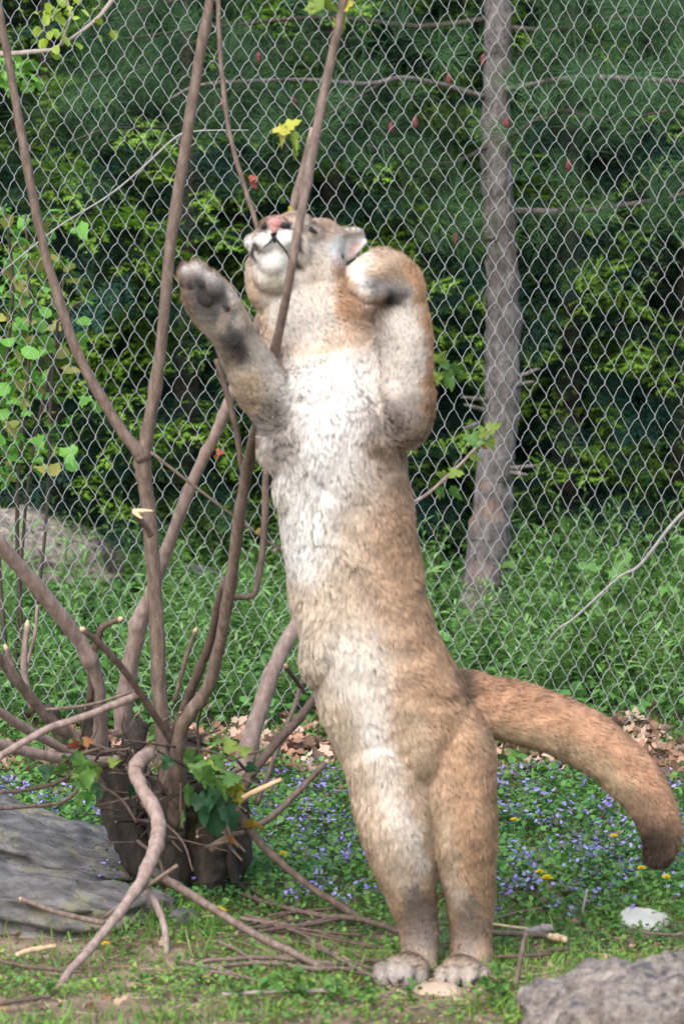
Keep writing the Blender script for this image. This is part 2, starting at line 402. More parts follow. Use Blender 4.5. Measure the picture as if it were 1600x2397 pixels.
B([(-30, 1650, 11), (80, 1718, 11), (185, 1772, 11)], 9.3, 9.6, M_BARK_PALE)
B([(-30, 1735, 13), (100, 1768, 13.5), (220, 1784, 14), (275, 1782, 14)], 9.3, 9.6, M_BARK_PALE)
B([(-30, 1790, 9), (100, 1712, 9), (205, 1675, 9), (322, 1628, 10)], 9.2, 9.45, M_BARK_PALE, cut=0.3)
B([(90, 1663, 4), (210, 1650, 4), (318, 1616, 4)], 9.5, 9.5, M_BARK)
B([(408, 1748, 9), (372, 1690, 9), (300, 1583, 8), (235, 1508, 8), (193, 1474, 7)], 9.55, 9.3, M_BARK_DARK, cut=0.4)
B([(210, 1645, 8), (216, 1545, 8), (236, 1475, 8), (246, 1464, 8), (280, 1450, 7)], 9.6, 9.5, M_BARK_DARK, cut=0.5)
B([(408, 1645, 5), (434, 1545, 5.5), (456, 1478, 5.5)], 9.6, 9.55, M_BARK, cut=0.9)
B([(75, 1660, 8), (56, 1560, 8), (64, 1465, 7)], 9.6, 9.6, M_BARK_PALE, cut=1.0)
B([(40, 1600, 6), (28, 1560, 6), (15, 1518, 6)], 9.6, 9.6, M_BARK, cut=1.0)
B([(62, 1560, 4), (82, 1483, 4), (87, 1416, 4)], 9.65, 9.65, M_BARK_PALE)
B([(560, 1860, 23), (588, 1730, 21), (640, 1565, 19), (690, 1470, 18), (745, 1380, 16), (790, 1270, 14)], 9.9, 10.1, M_BARK_PALE, knots=5)
B([(540, 1880, 12), (618, 1772, 11.5), (700, 1682, 11), (750, 1615, 10), (800, 1560, 9)], 9.5, 9.75, M_BARK_DARK, knots=3)
B([(490, 1990, 12), (540, 1958, 9), (625, 1920, 8.5), (700, 1850, 8), (762, 1785, 7)], 9.5, 9.6, M_BARK, cut=0.5)
B([(600, 1885, 6), (640, 1780, 6), (700, 1620, 6), (712, 1560, 5)], 9.8, 9.9, M_BARK)
B([(712, 1620, 5), (690, 1590, 5), (668, 1560, 6)], 9.9, 9.8, M_BARK_DARK, cut=0.8)
# the pale stem that falls forwards to the ground
B([(350, 1760, 19), (322, 1790, 18), (318, 1815, 18), (340, 1860, 17), (368, 1915, 18), (366, 1975, 18), (346, 2030, 17), (318, 2085, 14), (250, 2175, 11.5), (200, 2235, 10.5), (152, 2290, 9.5), (96, 2410, 9)], 9.45, 8.62, M_BARK_PALE, knots=6, n=60)
B([(332, 2070, 10), (368, 2125, 9), (388, 2190, 8), (389, 2300, 6)], 9.15, 8.97, M_BARK_PALE)
B([(356, 2040, 11), (470, 2110, 10.5), (600, 2190, 9.5), (705, 2240, 9), (805, 2300, 8.5), (925, 2385, 7)], 9.2, 8.68, M_BARK)
B([(545, 1890, 10), (620, 1985, 9), (720, 2072, 8.5), (830, 2142, 8.5), (945, 2212, 8)], 9.5, 9.35, M_BARK_DARK, knots=3)
B([(244, 2162, 7), (140, 2138, 6.5), (52, 2106, 6)], 9.05, 9.2, M_BARK, cut=0.6)
B([(240, 2150, 4.5), (330, 2085, 5), (416, 2026, 5)], 9.08, 9.1, M_BARK)
B([(352, 1058, 3.5), (470, 1150, 3.3), (610, 1255, 3), (680, 1300, 2.5)], 9.45, 9.5, M_BARK)
B([(640, 1290, 5), (800, 1250, 4.5), (970, 1175, 4.2), (1050, 1112, 4), (1102, 1060, 3.6), (1146, 1005, 2.5)], 9.5, 9.9, M_BARK_PALE)
B([(352, 1252, 9), (338, 1228, 7), (316, 1205, 6.5), (312, 1194, 6)], 9.48, 9.42, M_BARK)
B([(0, 1855, 5), (60, 1850, 5), (140, 1830, 5), (190, 1790, 5)], 9.4, 9.5, M_BARK_DARK)
B([(-30, 1895, 5), (70, 1888, 5), (140, 1880, 5), (180, 1850, 5), (186, 1820, 4)], 9.3, 9.5, M_BARK)
for a, b2 in (((312, 1196), (358, 1196)), ((312, 1198), (332, 1214))):
    stem('splinter', [(a[0], a[1], 5), ((a[0] + b2[0]) / 2, (a[1] + b2[1]) / 2, 5), (b2[0], b2[1], 2.5)], 9.41, 9.39, M_WOOD, sides=5)
stem('splinter', [(545, 1885, 8), (590, 1858, 8), (658, 1825, 6)], 9.46, 9.42, M_WOOD, sides=5, wob=0.08)
# the stump: a cone of fused old stems
def lofted(name, secs, Y, mat, parent, sides=14, wob=0.09, ripple=0.0):
    w = np.array([list(P(x, y, Y + dy)) + [r / ppm(Y)] for x, y, r, dy in secs])
    c = catmull(w, len(secs) * 6)
    V, F = tube(c[:, :3], c[:, 3], sides, True, wob)
    return link(name, mesh_np(name, V, F, smooth=True, mat=mat), parent)
lofted('stump', [(440, 2160, 95, 0), (435, 2080, 100, 0), (425, 1990, 112, 0), (410, 1900, 125, 0.02), (395, 1850, 118, 0.03), (390, 1820, 80, 0.04)], TREE_Y, M_STUMP, tree, 22)
for secs in ([(480, 2130, 42, -.08), (490, 2020, 45, -.1), (500, 1930, 45, -.1), (520, 1860, 34, -.08)],
             [(360, 2080, 36, -.06), (320, 2000, 42, -.09), (275, 1900, 42, -.06), (240, 1800, 34, 0)],
             [(410, 2120, 45, -.1), (395, 2000, 48, -.13), (390, 1900, 44, -.12), (395, 1830, 28, -.1)],
             [(330, 1960, 34, -.05), (300, 1860, 34, -.05), (225, 1740, 24, -.05), (198, 1650, 19, -.05)],
             [(520, 2090, 30, 0), (560, 2000, 30, .02), (555, 1900, 30, .05), (560, 1850, 24, .05)],
             [(300, 1900, 40, .05), (250, 1830, 36, .05), (170, 1770, 24, .02), (110, 1650, 13, 0)],
             [(420, 1900, 40, .1), (440, 1790, 34, .1), (455, 1720, 22, .1)],
             [(330, 1860, 38, .02), (310, 1760, 32, .02), (330, 1690, 20, .05)],
             [(560, 2120, 16, -.05), (545, 2060, 18, -.05), (530, 1960, 18, -.08)],
             [(600, 2110, 9, -.1), (550, 2060, 11, -.12), (535, 1975, 11, -.12)]):
    lofted('old_stem', secs, TREE_Y, M_STUMP, tree, 11, 0.08)

for _ in range(80):                      # dead side shoots and broken twigs crowding the stump
    x, y = random.uniform(170, 560), random.uniform(1730, 1990); x = max(x, 320) if y > 1800 else x; a = R(random.choice([random.uniform(10, 170), random.uniform(150, 210), random.uniform(-60, 20)])); l = random.uniform(40, 170)
    r = random.uniform(2, 5); Yt = random.uniform(9.45, 9.75); bend = random.uniform(-25, 25)
    stem('twig', [(x, y, r), (x + l * .5 * math.cos(a) + bend, y - l * .5 * math.sin(a), r * .9), (x + l * math.cos(a), y - l * math.sin(a) + abs(bend) * .4, r * .6)], Yt, Yt - random.uniform(-.05, .15), random.choice([M_BARK_DARK, M_BARK, M_STUMP, M_BARK_DARK]), sides=6, cut=random.choice([None, None, .5]))

# leaf shapes -------------------------------------------------------
def maple_template():
    out = [(0, 0), (0.06, -0.14), (-0.06, -0.30), (0.10, -0.34), (0.20, -0.50), (0.32, -0.44), (0.44, -0.46), (0.48, -0.25), (0.60, -0.27), (0.74, -0.22), (0.82, -0.09), (1.0, 0),
           (0.82, 0.09), (0.74, 0.22), (0.60, 0.27), (0.48, 0.25), (0.44, 0.46), (0.32, 0.44), (0.20, 0.50), (0.10, 0.34), (-0.06, 0.30), (0.06, 0.14)]
    V = [(x, y, 0.22 * abs(y) - 0.34 * x * x + 0.05 * math.sin(9 * x + 7 * y)) for x, y in out] + [(0.32, 0, -0.05)]
    c = len(out)
    F = [(i, (i + 1) % c, c) for i in range(c)]
    return np.array(V), [np.array(F)]
def lance_template(w=0.115, fold=0.05, droop=0.22):
    V = [(0, 0, 0)]
    for x, k in ((0.25, 0.85), (0.55, 1.0), (0.8, 0.55)):
        z = -droop * x * x
        V += [(x, -w * k, z + fold * k), (x, 0, z), (x, w * k, z + fold * k)]
    V.append((1, 0, -droop))
    F3 = [(0, 1, 2), (0, 2, 3), (7, 10, 8), (8, 10, 9)]
    F4 = [(1, 4, 5, 2), (2, 5, 6, 3), (4, 7, 8, 5), (5, 8, 9, 6)]
    return np.array(V), [np.array(F3), np.array(F4)]
def round_template(n=8):
    a = np.linspace(0, 2 * np.pi, n, endpoint=False)
    V = [(0.5 - 0.5 * math.cos(t), 0.42 * math.sin(t), 0.09 * abs(math.sin(t)) - 0.12 * (0.5 - 0.5 * math.cos(t)) ** 2) for t in a] + [(0.5, 0, -0.03)]
    return np.array(V), [np.array([(i, (i + 1) % n, n) for i in range(n)])]
MAPLE, LANCE, ROUND = maple_template(), lance_template(), round_template()
SMALL = (np.array([(0, 0, 0), (.4, -.42, .10), (.95, -.22, 0), (.95, .22, 0), (.4, .42, .10)]), [np.array([(0, 1, 2), (0, 2, 3), (0, 3, 4)])])
def leaf_obj(name, tpl, p, size, yaw, tilt, roll, col, parent, mat=M_LEAF):
    Rm = rotmats(1, np.array([yaw]), np.array([tilt]), np.array([roll]))
    V, F, C = scatter(tpl[0] + rng.standard_normal(tpl[0].shape) * 0.035, tpl[1], np.zeros((1, 3)), Rm, np.array([size]), np.array([col]))
    me = mesh_np(name, V, F, C, mat=mat)
    o = bpy.data.objects.new(name, me); COL.objects.link(o); o.parent = parent
    o.location = Vector(p) - parent.location
    return o
def leaves_at(parent, spots, tpl=MAPLE, name='leaf'):
    """(px, py, Y, length px, direction in the picture (deg, 0 right, 90 up), colour)"""
    for px, py, Y, L, ang, col in spots:
        s = 0.86 * L / ppm(Y)
        yaw = 0 if math.cos(R(ang)) >= 0 else math.pi
        tilt = R(ang) if yaw == 0 else math.pi - R(ang)
        leaf_obj(name, tpl, P(px, py, Y), s, yaw + random.uniform(-.5, .5), tilt, random.choice([-1, 1]) * R(random.uniform(35, 75)), np.array(col) * random.uniform(.85, 1.15), parent)
GN, YG, DG, RD, OR = (0.085, 0.185, 0.04), (0.19, 0.27, 0.045), (0.022, 0.07, 0.028), (0.30, 0.075, 0.05), (0.36, 0.15, 0.05)
leaves_at(tree, [(1030, 845, 9.7, 55, -30, GN), (1022, 850, 9.7, 45, 60, YG), (1030, 870, 9.7, 62, -50, GN), (1025, 870, 9.7, 40, -100, YG), (1050, 860, 9.7, 55, -20, GN),
    (1130, 1030, 9.88, 62, 170, GN), (1130, 1025, 9.88, 40, 100, YG), (1140, 1010, 9.9, 45, 40, YG), (1140, 1025, 9.9, 40, -60, YG), (1120, 1035, 9.9, 30, -30, OR), (1098, 1065, 9.88, 36, -20, YG),
    (1045, 1115, 9.8, 34, 160, YG), (1050, 1110, 9.8, 46, 10, YG), (1025, 1140, 9.8, 36, -60, GN), (1050, 1145, 9.8, 50, -30, GN), (1030, 1150, 9.8, 26, -110, YG),
    (735, 20, 8.9, 60, 60, YG), (745, 20, 8.9, 50, 170, YG), (790, 40, 8.9, 46, -70, YG), (800, 20, 8.9, 40, 40, (0.45, 0.4, 0.05)), (755, 5, 8.9, 50, -20, YG),
    (675, 305, 9.3, 55, 175, (0.4, 0.4, 0.06)), (672, 300, 9.3, 45, 40, (0.4, 0.42, 0.05)), (680, 310, 9.3, 60, -60, YG), (665, 305, 9.3, 46, -110, (0.38, 0.34, 0.06)), (690, 335, 9.3, 46, -80, YG),
    (585, 425, 9.48, 34, -30, RD), (583, 420, 9.48, 26, 20, RD), (505, 1060, 9.6, 26, 10, RD), (500, 1066, 9.6, 24, -40, RD),
    (680, 495, 9.3, 18, 100, (0.4, 0.35, 0.06)), (520, 1190, 9.45, 22, 20, YG), (600, 1240, 9.47, 20, -40, (0.45, 0.3, 0.1)),
    # the clump at the foot of the stems
    (440, 1795, 9.45, 62, 20, GN), (455, 1790, 9.45, 60, 110, GN), (480, 1800, 9.4, 70, -10, YG), (500, 1830, 9.38, 80, -40, GN), (470, 1850, 9.36, 90, -60, DG), (490, 1880, 9.34, 110, -70, DG), (520, 1880, 9.34, 105, -50, DG),
    (500, 1870, 9.34, 70, -130, DG), (530, 1830, 9.38, 60, -20, (0.22, 0.24, 0.03)), (545, 1850, 9.38, 56, -60, (0.26, 0.24, 0.03)), (450, 1840, 9.36, 60, -120, GN), (545, 1760, 9.5, 48, 120, YG), (560, 1765, 9.5, 40, 30, YG),
    (570, 1930, 9.4, 60, 0, (0.3, 0.2, 0.03)), (530, 1960, 9.4, 46, -20, OR), (425, 1900, 9.35, 50, -80, GN), (470, 1830, 9.38, 70, 60, GN), (400, 1790, 9.45, 46, 180, YG),
    (170, 1795, 9.35, 75, 10, GN), (160, 1800, 9.35, 60, 180, GN), (195, 1800, 9.35, 70, -60, GN), (110, 1790, 9.35, 50, -90, DG), (190, 1860, 9.4, 60, -110, GN), (200, 1850, 9.4, 52, -70, (0.1, 0.3, 0.05)), (255, 1790, 9.4, 36, 30, YG),
    (310, 1835, 9.4, 45, -90, DG), (185, 1745, 9.4, 38, 180, RD), (195, 1740, 9.4, 34, 20, OR)])

leaves_at(tree, [(random.gauss(490, 45), random.gauss(1840, 50), random.uniform(9.32, 9.5), random.uniform(28, 60), random.uniform(-150, 60), random.choice([DG, DG, DG, GN, GN, (.2, .16, .03)])) for _ in range(8)]
    + [(random.gauss(200, 60), random.gauss(1810, 30), random.uniform(9.35, 9.5), random.uniform(25, 48), random.uniform(-150, 60), random.choice([DG, GN, GN, YG])) for _ in range(14)])
# ------------------------------------------------------------------ cougar
CY = 8.95
CT = tag(empty('cougar', (P(1020, 2300, CY).x, CY, 0)), 'tan cougar with a white chest reaching up on its hind legs', 'cougar')
def C3(px, py, dy): return P(px, py, CY + dy)
KP = ppm(CY)
prim_V, prim_F, prim_n = [], {3: [], 4: []}, 0
segs = []                               # (p0, p1, radius, flow dir)
def add_prim(V, F):
    global prim_n
    prim_V.append(V)
    for f in F: prim_F[f.shape[1]].append(np.asarray(f) + prim_n)
    prim_n += len(V)
def ell(px, py, dy, rx, ry, rd, rot=0.0):
    nu, nv = 20, 12
    th = np.linspace(0, np.pi, nv + 1); ph = np.linspace(0, 2 * np.pi, nu, endpoint=False)
    T, Ph = np.meshgrid(th[1:-1], ph, indexing='ij')
    V = np.stack([np.sin(T) * np.cos(Ph), np.sin(T) * np.sin(Ph), np.cos(T)], -1).reshape(-1, 3)
    V = np.vstack([V, [0, 0, 1], [0, 0, -1]]) * np.array([rx, rd, ry]) / KP
    c, s = math.cos(R(rot)), math.sin(R(rot))
    V = np.stack([V[:, 0] * c - V[:, 2] * s, V[:, 1], V[:, 0] * s + V[:, 2] * c], -1) + np.array(C3(px, py, dy))
    i = np.arange(nv - 2)[:, None] * nu; j = np.arange(nu)[None]; jn = (j + 1) % nu
    Q = np.stack([i + j, i + nu + j, i + nu + jn, i + jn], -1).reshape(-1, 4)
    top, bot = (nv - 1) * nu, (nv - 1) * nu + 1
    j = np.arange(nu); jn = (j + 1) % nu; l = (nv - 2) * nu
    Tt = np.concatenate([np.stack([np.full(nu, top), j, jn], -1), np.stack([np.full(nu, bot), l + jn, l + j], -1)])
    add_prim(V, [Q, Tt])
def loft(secs, flow=1, n=None, sides=24):
    """secs: (px, py, half width px, depth offset m, half depth px)"""
    s = np.array(secs, float)
    c3 = np.array([list(C3(a[0], a[1], a[3])) + [a[2] / KP, a[4] / KP] for a in s])
    c = catmull(c3, n or len(secs) * 6)
    path = c[:, :3]; T = np.gradient(path, axis=0); T /= np.linalg.norm(T, axis=1)[:, None]
    D = np.array([0, 1.0, 0])[None] - T * T[:, 1:2]; D /= np.linalg.norm(D, axis=1)[:, None]
    Wd = np.cross(T, D)
    th = np.linspace(0, 2 * np.pi, sides, endpoint=False)
    V = path[:, None] + Wd[:, None] * (c[:, 3:4] * np.cos(th))[..., None] + D[:, None] * (c[:, 4:5] * np.sin(th))[..., None]
    Nn = len(path)
    V = np.vstack([V.reshape(-1, 3), path[0] - T[0] * c[0, 3] * .35, path[-1] + T[-1] * c[-1, 3] * .35])
    i = np.arange(Nn - 1)[:, None] * sides; j = np.arange(sides)[None]; jn = (j + 1) % sides
    Q = np.stack([i + j, i + jn, i + sides + jn, i + sides + j], -1).reshape(-1, 4)
    j = np.arange(sides); jn = (j + 1) % sides
    Tt = np.concatenate([np.stack([np.full(sides, Nn * sides), jn, j], -1), np.stack([np.full(sides, Nn * sides + 1), (Nn - 1) * sides + j, (Nn - 1) * sides + jn], -1)])
    add_prim(V, [Q, Tt])
    for q in range(0, Nn - 1, 2):
        segs.append((path[q], path[min(q + 2, Nn - 1)], (c[q, 3] + c[q, 4]) / 2, T[q] * flow))
# trunk of the body, from the neck down to the pelvis
loft([(758, 820, 110, .07, 90), (770, 860, 138, .03, 118), (782, 910, 156, -.01, 142), (778, 1000, 165, -.03, 150), (796, 1100, 152, -.02, 140), (812, 1200, 150, -.01, 135), (830, 1340, 154, 0, 135),
      (852, 1450, 152, 0, 132), (880, 1550, 156, 0, 135), (922, 1650, 166, 0.01, 142), (960, 1735, 164, 0.025, 135), (972, 1785, 140, 0.05, 95)])
ell(980, 1760, .045, 145, 75, 95)
# chest and shoulders
ell(760, 915, -.055, 120, 92, 112); ell(668, 985, -.06, 62, 120, 85, -12); ell(700, 1085, -.04, 60, 120, 85, -7); ell(905, 900, -.03, 95, 125, 110)
ell(778, 1420, -.02, 62, 190, 108, -12)
# hind legs
loft([(885, 1590, 50, .03, 60), (892, 1670, 78, .01, 100), (898, 1740, 95, 0, 122), (914, 1830, 92, -.008, 112), (925, 1920, 88, -.025, 98), (942, 2010, 74, -.01, 80), (965, 2100, 53, .03, 62), (980, 2190, 41, .04, 44), (982, 2262, 41, 0, 44), (972, 2290, 40, -.03, 40)])
loft([(1020, 1590, 40, .05, 50), (1045, 1670, 68, .035, 95), (1062, 1740, 86, .025, 120), (1072, 1830, 86, .005, 112), (1080, 1920, 79, -.01, 98), (1088, 2010, 70, .01, 80), (1098, 2100, 55, .04, 62), (1102, 2190, 46, .05, 46), (1103, 2265, 45, .01, 46), (1092, 2292, 44, -.02, 42)])
for cx, cy, dy, rx, ry, rd, rot in ((950, 2272, -.04, 58, 40, 58, 8), (894, 2284, -.10, 21, 30, 36, 0), (920, 2282, -.125, 20, 34, 36, 0), (951, 2286, -.13, 21, 35, 36, 0), (982, 2290, -.11, 19, 30, 34, 0),
                                    (1082, 2276, -.03, 54, 40, 58, 0), (1034, 2290, -.10, 20, 29, 34, 0), (1061, 2290, -.125, 20, 34, 36, 0), (1098, 2290, -.13, 22, 35, 36, 0), (1130, 2290, -.10, 19, 29, 34, 0)):
    ell(cx, cy, dy, rx, ry, rd, rot)
# tail
TAIL = [(1010, 1640, 60, .12, 60), (1080, 1640, 66, .13, 64), (1150, 1655, 70, .12, 66), (1240, 1678, 70, .10, 66), (1330, 1710, 68, .07, 64), (1420, 1765, 64, .04, 60), (1492, 1835, 60, .02, 56), (1535, 1910, 50, .0, 48), (1546, 1970, 42, 0, 42), (1535, 2020, 30, 0, 30)]
loft(TAIL)
# arm reaching out (underside of the paw towards us)
loft([(690, 1000, 74, -.05, 80), (645, 945, 66, -.09, 72), (598, 880, 58, -.14, 62), (566, 820, 49, -.19, 52), (540, 775, 47, -.23, 46), (510, 730, 54, -.26, 40), (480, 690, 50, -.28, 36), (462, 665, 38, -.29, 30)], 1)
for cx, cy, rx, ry, rot, dy in ((443, 650, 22, 32, -20, -.29), (466, 645, 22, 32, -25, -.30), (497, 668, 23, 34, -30, -.30), (534, 706, 22, 34, -32, -.27), (470, 690, 34, 40, -30, -.285)):
    ell(cx, cy, dy, rx, ry, 26, rot * -1)
# folded arm: elbow down, wrist up, paw curled inwards
loft([(925, 860, 80, -.02, 90), (940, 930, 70, -.04, 80), (945, 985, 60, -.07, 62), (950, 960, 60, -.12, 54), (950, 880, 60, -.13, 54), (948, 800, 58, -.14, 52), (942, 730, 56, -.15, 48), (932, 670, 54, -.16, 46), (908, 632, 46, -.17, 44), (870, 640, 46, -.18, 44), (842, 655, 38, -.18, 40)], 1, 70)
ell(945, 1000, -.08, 52, 36, 62, 0)
for cx, cy, rx, ry, dy in ((836, 640, 24, 26, -.19), (842, 668, 24, 24, -.21), (866, 682, 24, 24, -.22), (892, 690, 24, 22, -.21)):
    ell(cx, cy, dy, rx, ry, 28)
# neck and head, thrown back
loft([(778, 880, 135, .0, 125), (758, 805, 136, .02, 122), (735, 740, 130, .035, 116), (714, 690, 118, .045, 108), (700, 640, 108, .05, 100), (690, 590, 80, .04, 80)], -1)
ell(695, 632, .04, 106, 108, 105); ell(752, 640, .03, 55, 72, 80); ell(628, 650, .02, 52, 80, 70); ell(842, 722, .0, 46, 38, 55, -15)
ell(742, 570, .06, 62, 55, 70); ell(655, 585, -.02, 68, 66, 80); ell(690, 545, .0, 62, 36, 60)
ell(617, 562, -.098, 25, 26, 34); ell(667, 557, -.093, 27, 28, 36); ell(643, 528, -.085, 30, 22, 34); ell(641, 552, -.072, 40, 36, 40)
ell(638, 607, -.075, 35, 38, 36); ell(645, 640, -.045, 52, 44, 46); ell(585, 566, -.04, 10, 20, 20); ell(700, 588, -.05, 26, 34, 34); ell(690, 522, -.03, 40, 24, 44)
# ears
def ear(tip, a, b, dy, th=9):
    A, Bv, T = np.array(C3(*a, dy)), np.array(C3(*b, dy + .03)), np.array(C3(*tip, dy + .01))
    for f in np.linspace(0, 1, 9):
        for g in np.linspace(0, 1, 9):
            w = 1.0 - 0.55 * g ** 2
            q = A + (Bv - A) * (0.5 + (f - .5) * w); q = q + (T - (A + Bv) / 2) * g
            q[1] += 0.022 * (1 - (2 * f - 1) ** 2) * (1 - .4 * g)
            r = th * (1 - .35 * g)
            nu = 8
            V = np.array([[0, 0, 1], [0, 0, -1]] + [[math.cos(t), math.sin(t), 0] for t in np.linspace(0, 2 * np.pi, nu, endpoint=False)]) * r / KP + q
            Fq = [(0, 2 + i, 2 + (i + 1) % nu) for i in range(nu)] + [(1, 2 + (i + 1) % nu, 2 + i) for i in range(nu)]
            add_prim(V, [np.array(Fq)])
ear((852, 552), (792, 540), (812, 604), .045, 8)
ear((640, 640), (690, 560), (660, 640), .15)

pm = mesh_np('cougar_volume', np.concatenate(prim_V), [np.concatenate(prim_F[3]), np.concatenate(prim_F[4])])
tmp = bpy.data.objects.new('volume', pm); COL.objects.link(tmp)
rm = tmp.modifiers.new('r', 'REMESH'); rm.mode = 'VOXEL'; rm.voxel_size = 0.0058; rm.use_smooth_shade = True
sm = tmp.modifiers.new('s', 'SMOOTH'); sm.factor = 0.5; sm.iterations = 8
dg = bpy.context.evaluated_depsgraph_get()
body_me = bpy.data.meshes.new_from_object(tmp.evaluated_get(dg))
bpy.data.objects.remove(tmp); bpy.data.meshes.remove(pm)
body_me.name = 'body'
nv = len(body_me.vertices)
BV = np.empty(nv * 3, np.float32); body_me.vertices.foreach_get('co', BV); BV = BV.reshape(-1, 3).astype(float)
BN = np.empty(nv * 3, np.float32); body_me.vertices.foreach_get('normal', BN); BN = BN.reshape(-1, 3).astype(float)

_u = BV[:, 2] * 46 + 2.2 * np.sin(BV[:, 0] * 19 + 1.3 * np.sin(BV[:, 2] * 11)) + 1.4 * np.sin(BV[:, 0] * 47 + BV[:, 2] * 23)
_tz = np.clip((BV[:, 2] - .55) / .15, 0, 1) * np.clip((1.5 - BV[:, 2]) / .15, 0, 1)          # loose skin folds on the stretched trunk
BV += BN * (0.0035 * np.sin(_u) * (0.4 + 0.6 * np.sin(BV[:, 0] * 13 + BV[:, 2] * 7)) * _tz)[:, None]
body_me.vertices.foreach_set('co', BV.astype(np.float32).ravel()); body_me.update()
# coat: where each colour and length sits on the animal (its own frame: height and side in photo-pixel units, at the cat's distance)
from mathutils import noise as mnoise
def pnoise(x, y, f, s=0.0):
    return np.array([mnoise.noise(Vector((a * f + s, b * f - s, s * 1.3))) for a, b in zip(x, y)])
def to_uv(Pt):
    d = Pt - np.array([0, 0, CAM_H])
    fz = d[:, 1] * _c - d[:, 2] * _s; up = d[:, 1] * _s + d[:, 2] * _c
    return np.stack([800 + FPX * d[:, 0] / fz, 1198.5 - FPX * up / fz], -1)
def poly_w(uv, pts):
    """largest weight of a soft stroke along (x, y, radius)"""
    best = np.zeros(len(uv))
    for (x0, y0, r0), (x1, y1, r1) in zip(pts[:-1], pts[1:]):
        d = np.array([x1 - x0, y1 - y0], float); L = d @ d + 1e-9
        t = np.clip(((uv - [x0, y0]) @ d) / L, 0, 1)
        q = np.hypot(uv[:, 0] - x0 - t * d[0], uv[:, 1] - y0 - t * d[1]) / (r0 + t * (r1 - r0))
        best = np.maximum(best, 1 / (1 + np.exp((q - 1) * 4.0)))
    return best
TAN, ORANGE, WHITE, CREAM = np.array([.47, .305, .195]), np.array([.52, .305, .175]), np.array([.86, .84, .81]), np.array([.62, .515, .415])
GREY, DARK, TIP, BUFF = np.array([.16, .145, .14]), np.array([.04, .035, .037]), np.array([.04, .03, .026]), np.array([.56, .425, .305])
def coat(Pt, Nt):
    uv = to_uv(Pt); n = len(uv)
    nz = (np.sin(Pt[:, 0] * 61 + 3 * np.sin(Pt[:, 2] * 37)) * np.sin(Pt[:, 2] * 53 + 2 * np.sin(Pt[:, 0] * 43)))
    front = np.clip((-Nt[:, 1] + 0.25) / 0.5, 0, 1)
    uvj = uv + np.stack([nz * 9, np.roll(nz, 7) * 4], -1)
    c = np.repeat(TAN[None], n, 0) * (1 + 0.10 * nz[:, None])
    L = np.full(n, 21.0); root = np.full(n, 0.55)
    def put(w, col, ln=None, rt=None, fr=True):
        nonlocal c, L, root
        w = w * front if fr else w
        c = c * (1 - w[:, None]) + np.asarray(col)[None] * w[:, None]
        if ln is not None: L = L * (1 - w) + ln * w
        if rt is not None: root = root * (1 - w) + rt * w
    S = lambda *pts: poly_w(uvj, pts)
    # belly and chest
    put(S((640, 1080, 60), (665, 1300, 75), (715, 1450, 85), (780, 1600, 80), (830, 1700, 60)), CREAM, 28)
    put(S((740, 1100, 125), (735, 1250, 110), (770, 1400, 100), (820, 1520, 95)), CREAM * 1.03, 30, .42)
    put(S((765, 860, 165), (750, 960, 140), (735, 1080, 105), (715, 1180, 75), (715, 1300, 45)), WHITE, 28, .42)
    put(.9 * S((815, 1520, 60), (865, 1690, 50), (898, 1840, 46), (945, 1950, 34), (982, 2015, 16)), np.array([.74, .69, .63]), 38, .5)
    put(.8 * S((860, 1690, 18), (890, 1830, 20), (950, 1930, 14)), WHITE * .95, 38, .6)
    put(.75 * S((880, 1800, 55), (915, 1930, 60), (945, 2050, 46)), np.array([.66, .56, .47]), 20, .6)
    put(.7 * S((1030, 1930, 24), (1052, 2060, 28), (1075, 2100, 26)), np.array([.66, .57, .49]), 16, .6)
    put(.5 * S((800, 1640, 26), (835, 1760, 26), (880, 1930, 22)), BUFF, 44)
    put(S((950, 1680, 40), (1000, 1840, 40), (1040, 2000, 30)), BUFF * .95, 26)
    # arms
    put(S((610, 900, 58), (560, 820, 54), (515, 755, 50)), np.array([.80, .72, .63]), 13, .7, False)
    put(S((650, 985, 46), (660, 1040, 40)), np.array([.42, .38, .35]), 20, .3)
    put(.6 * S((580, 890, 20), (600, 960, 22)), BUFF * 1.1, 18, .7)
    put(S((955, 980, 66), (960, 880, 66), (965, 780, 56), (960, 690, 40)), np.array([.74, .64, .54]), 14)
    put(S((910, 850, 55), (915, 760, 40)), np.array([.74, .68, .64]), 15, .45)
    put(S((1010, 960, 22), (1020, 830, 22), (985, 690, 22), (950, 610, 22)), ORANGE * 1.12, 14)
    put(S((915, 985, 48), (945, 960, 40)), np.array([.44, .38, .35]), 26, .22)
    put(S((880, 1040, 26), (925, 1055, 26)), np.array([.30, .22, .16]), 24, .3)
    put(S((930, 900, 40), (935, 780, 40), (930, 700, 30)), np.array([.8, .73, .67]), 14, .6)
    # paws
    put(S((925, 612, 30), (880, 610, 26)), np.array([.6, .46, .34]), 12)
    put(S((835, 640, 34), (860, 665, 22)), WHITE * .88, 10)
    put(S((880, 668, 20), (925, 690, 30)), GREY * 1.5, 9)
    put(S((905, 708, 18), (930, 706, 16)), DARK, 7)
    put(S((440, 632, 22), (475, 640, 20), (545, 700, 18)), np.array([.56, .52, .5]), 10)
    put(S((450, 668, 32), (480, 708, 44), (512, 748, 34)), GREY * .8, 9)
    put(S((470, 675, 18), (495, 700, 15)), DARK * 1.4, 7)
    put(S((525, 705, 14), (548, 735, 14)), DARK * 1.5, 8)
    put(S((530, 775, 24), (548, 800, 32), (565, 835, 24)), GREY * .6, 10)
    put(S((515, 768, 14), (530, 745, 10)), np.array([.5, .42, .36]), 10)
    # hind feet
    put(.95 * S((968, 2075, 18), (982, 2150, 44), (990, 2225, 38)), np.array([.215, .185, .165]), 11, .7)
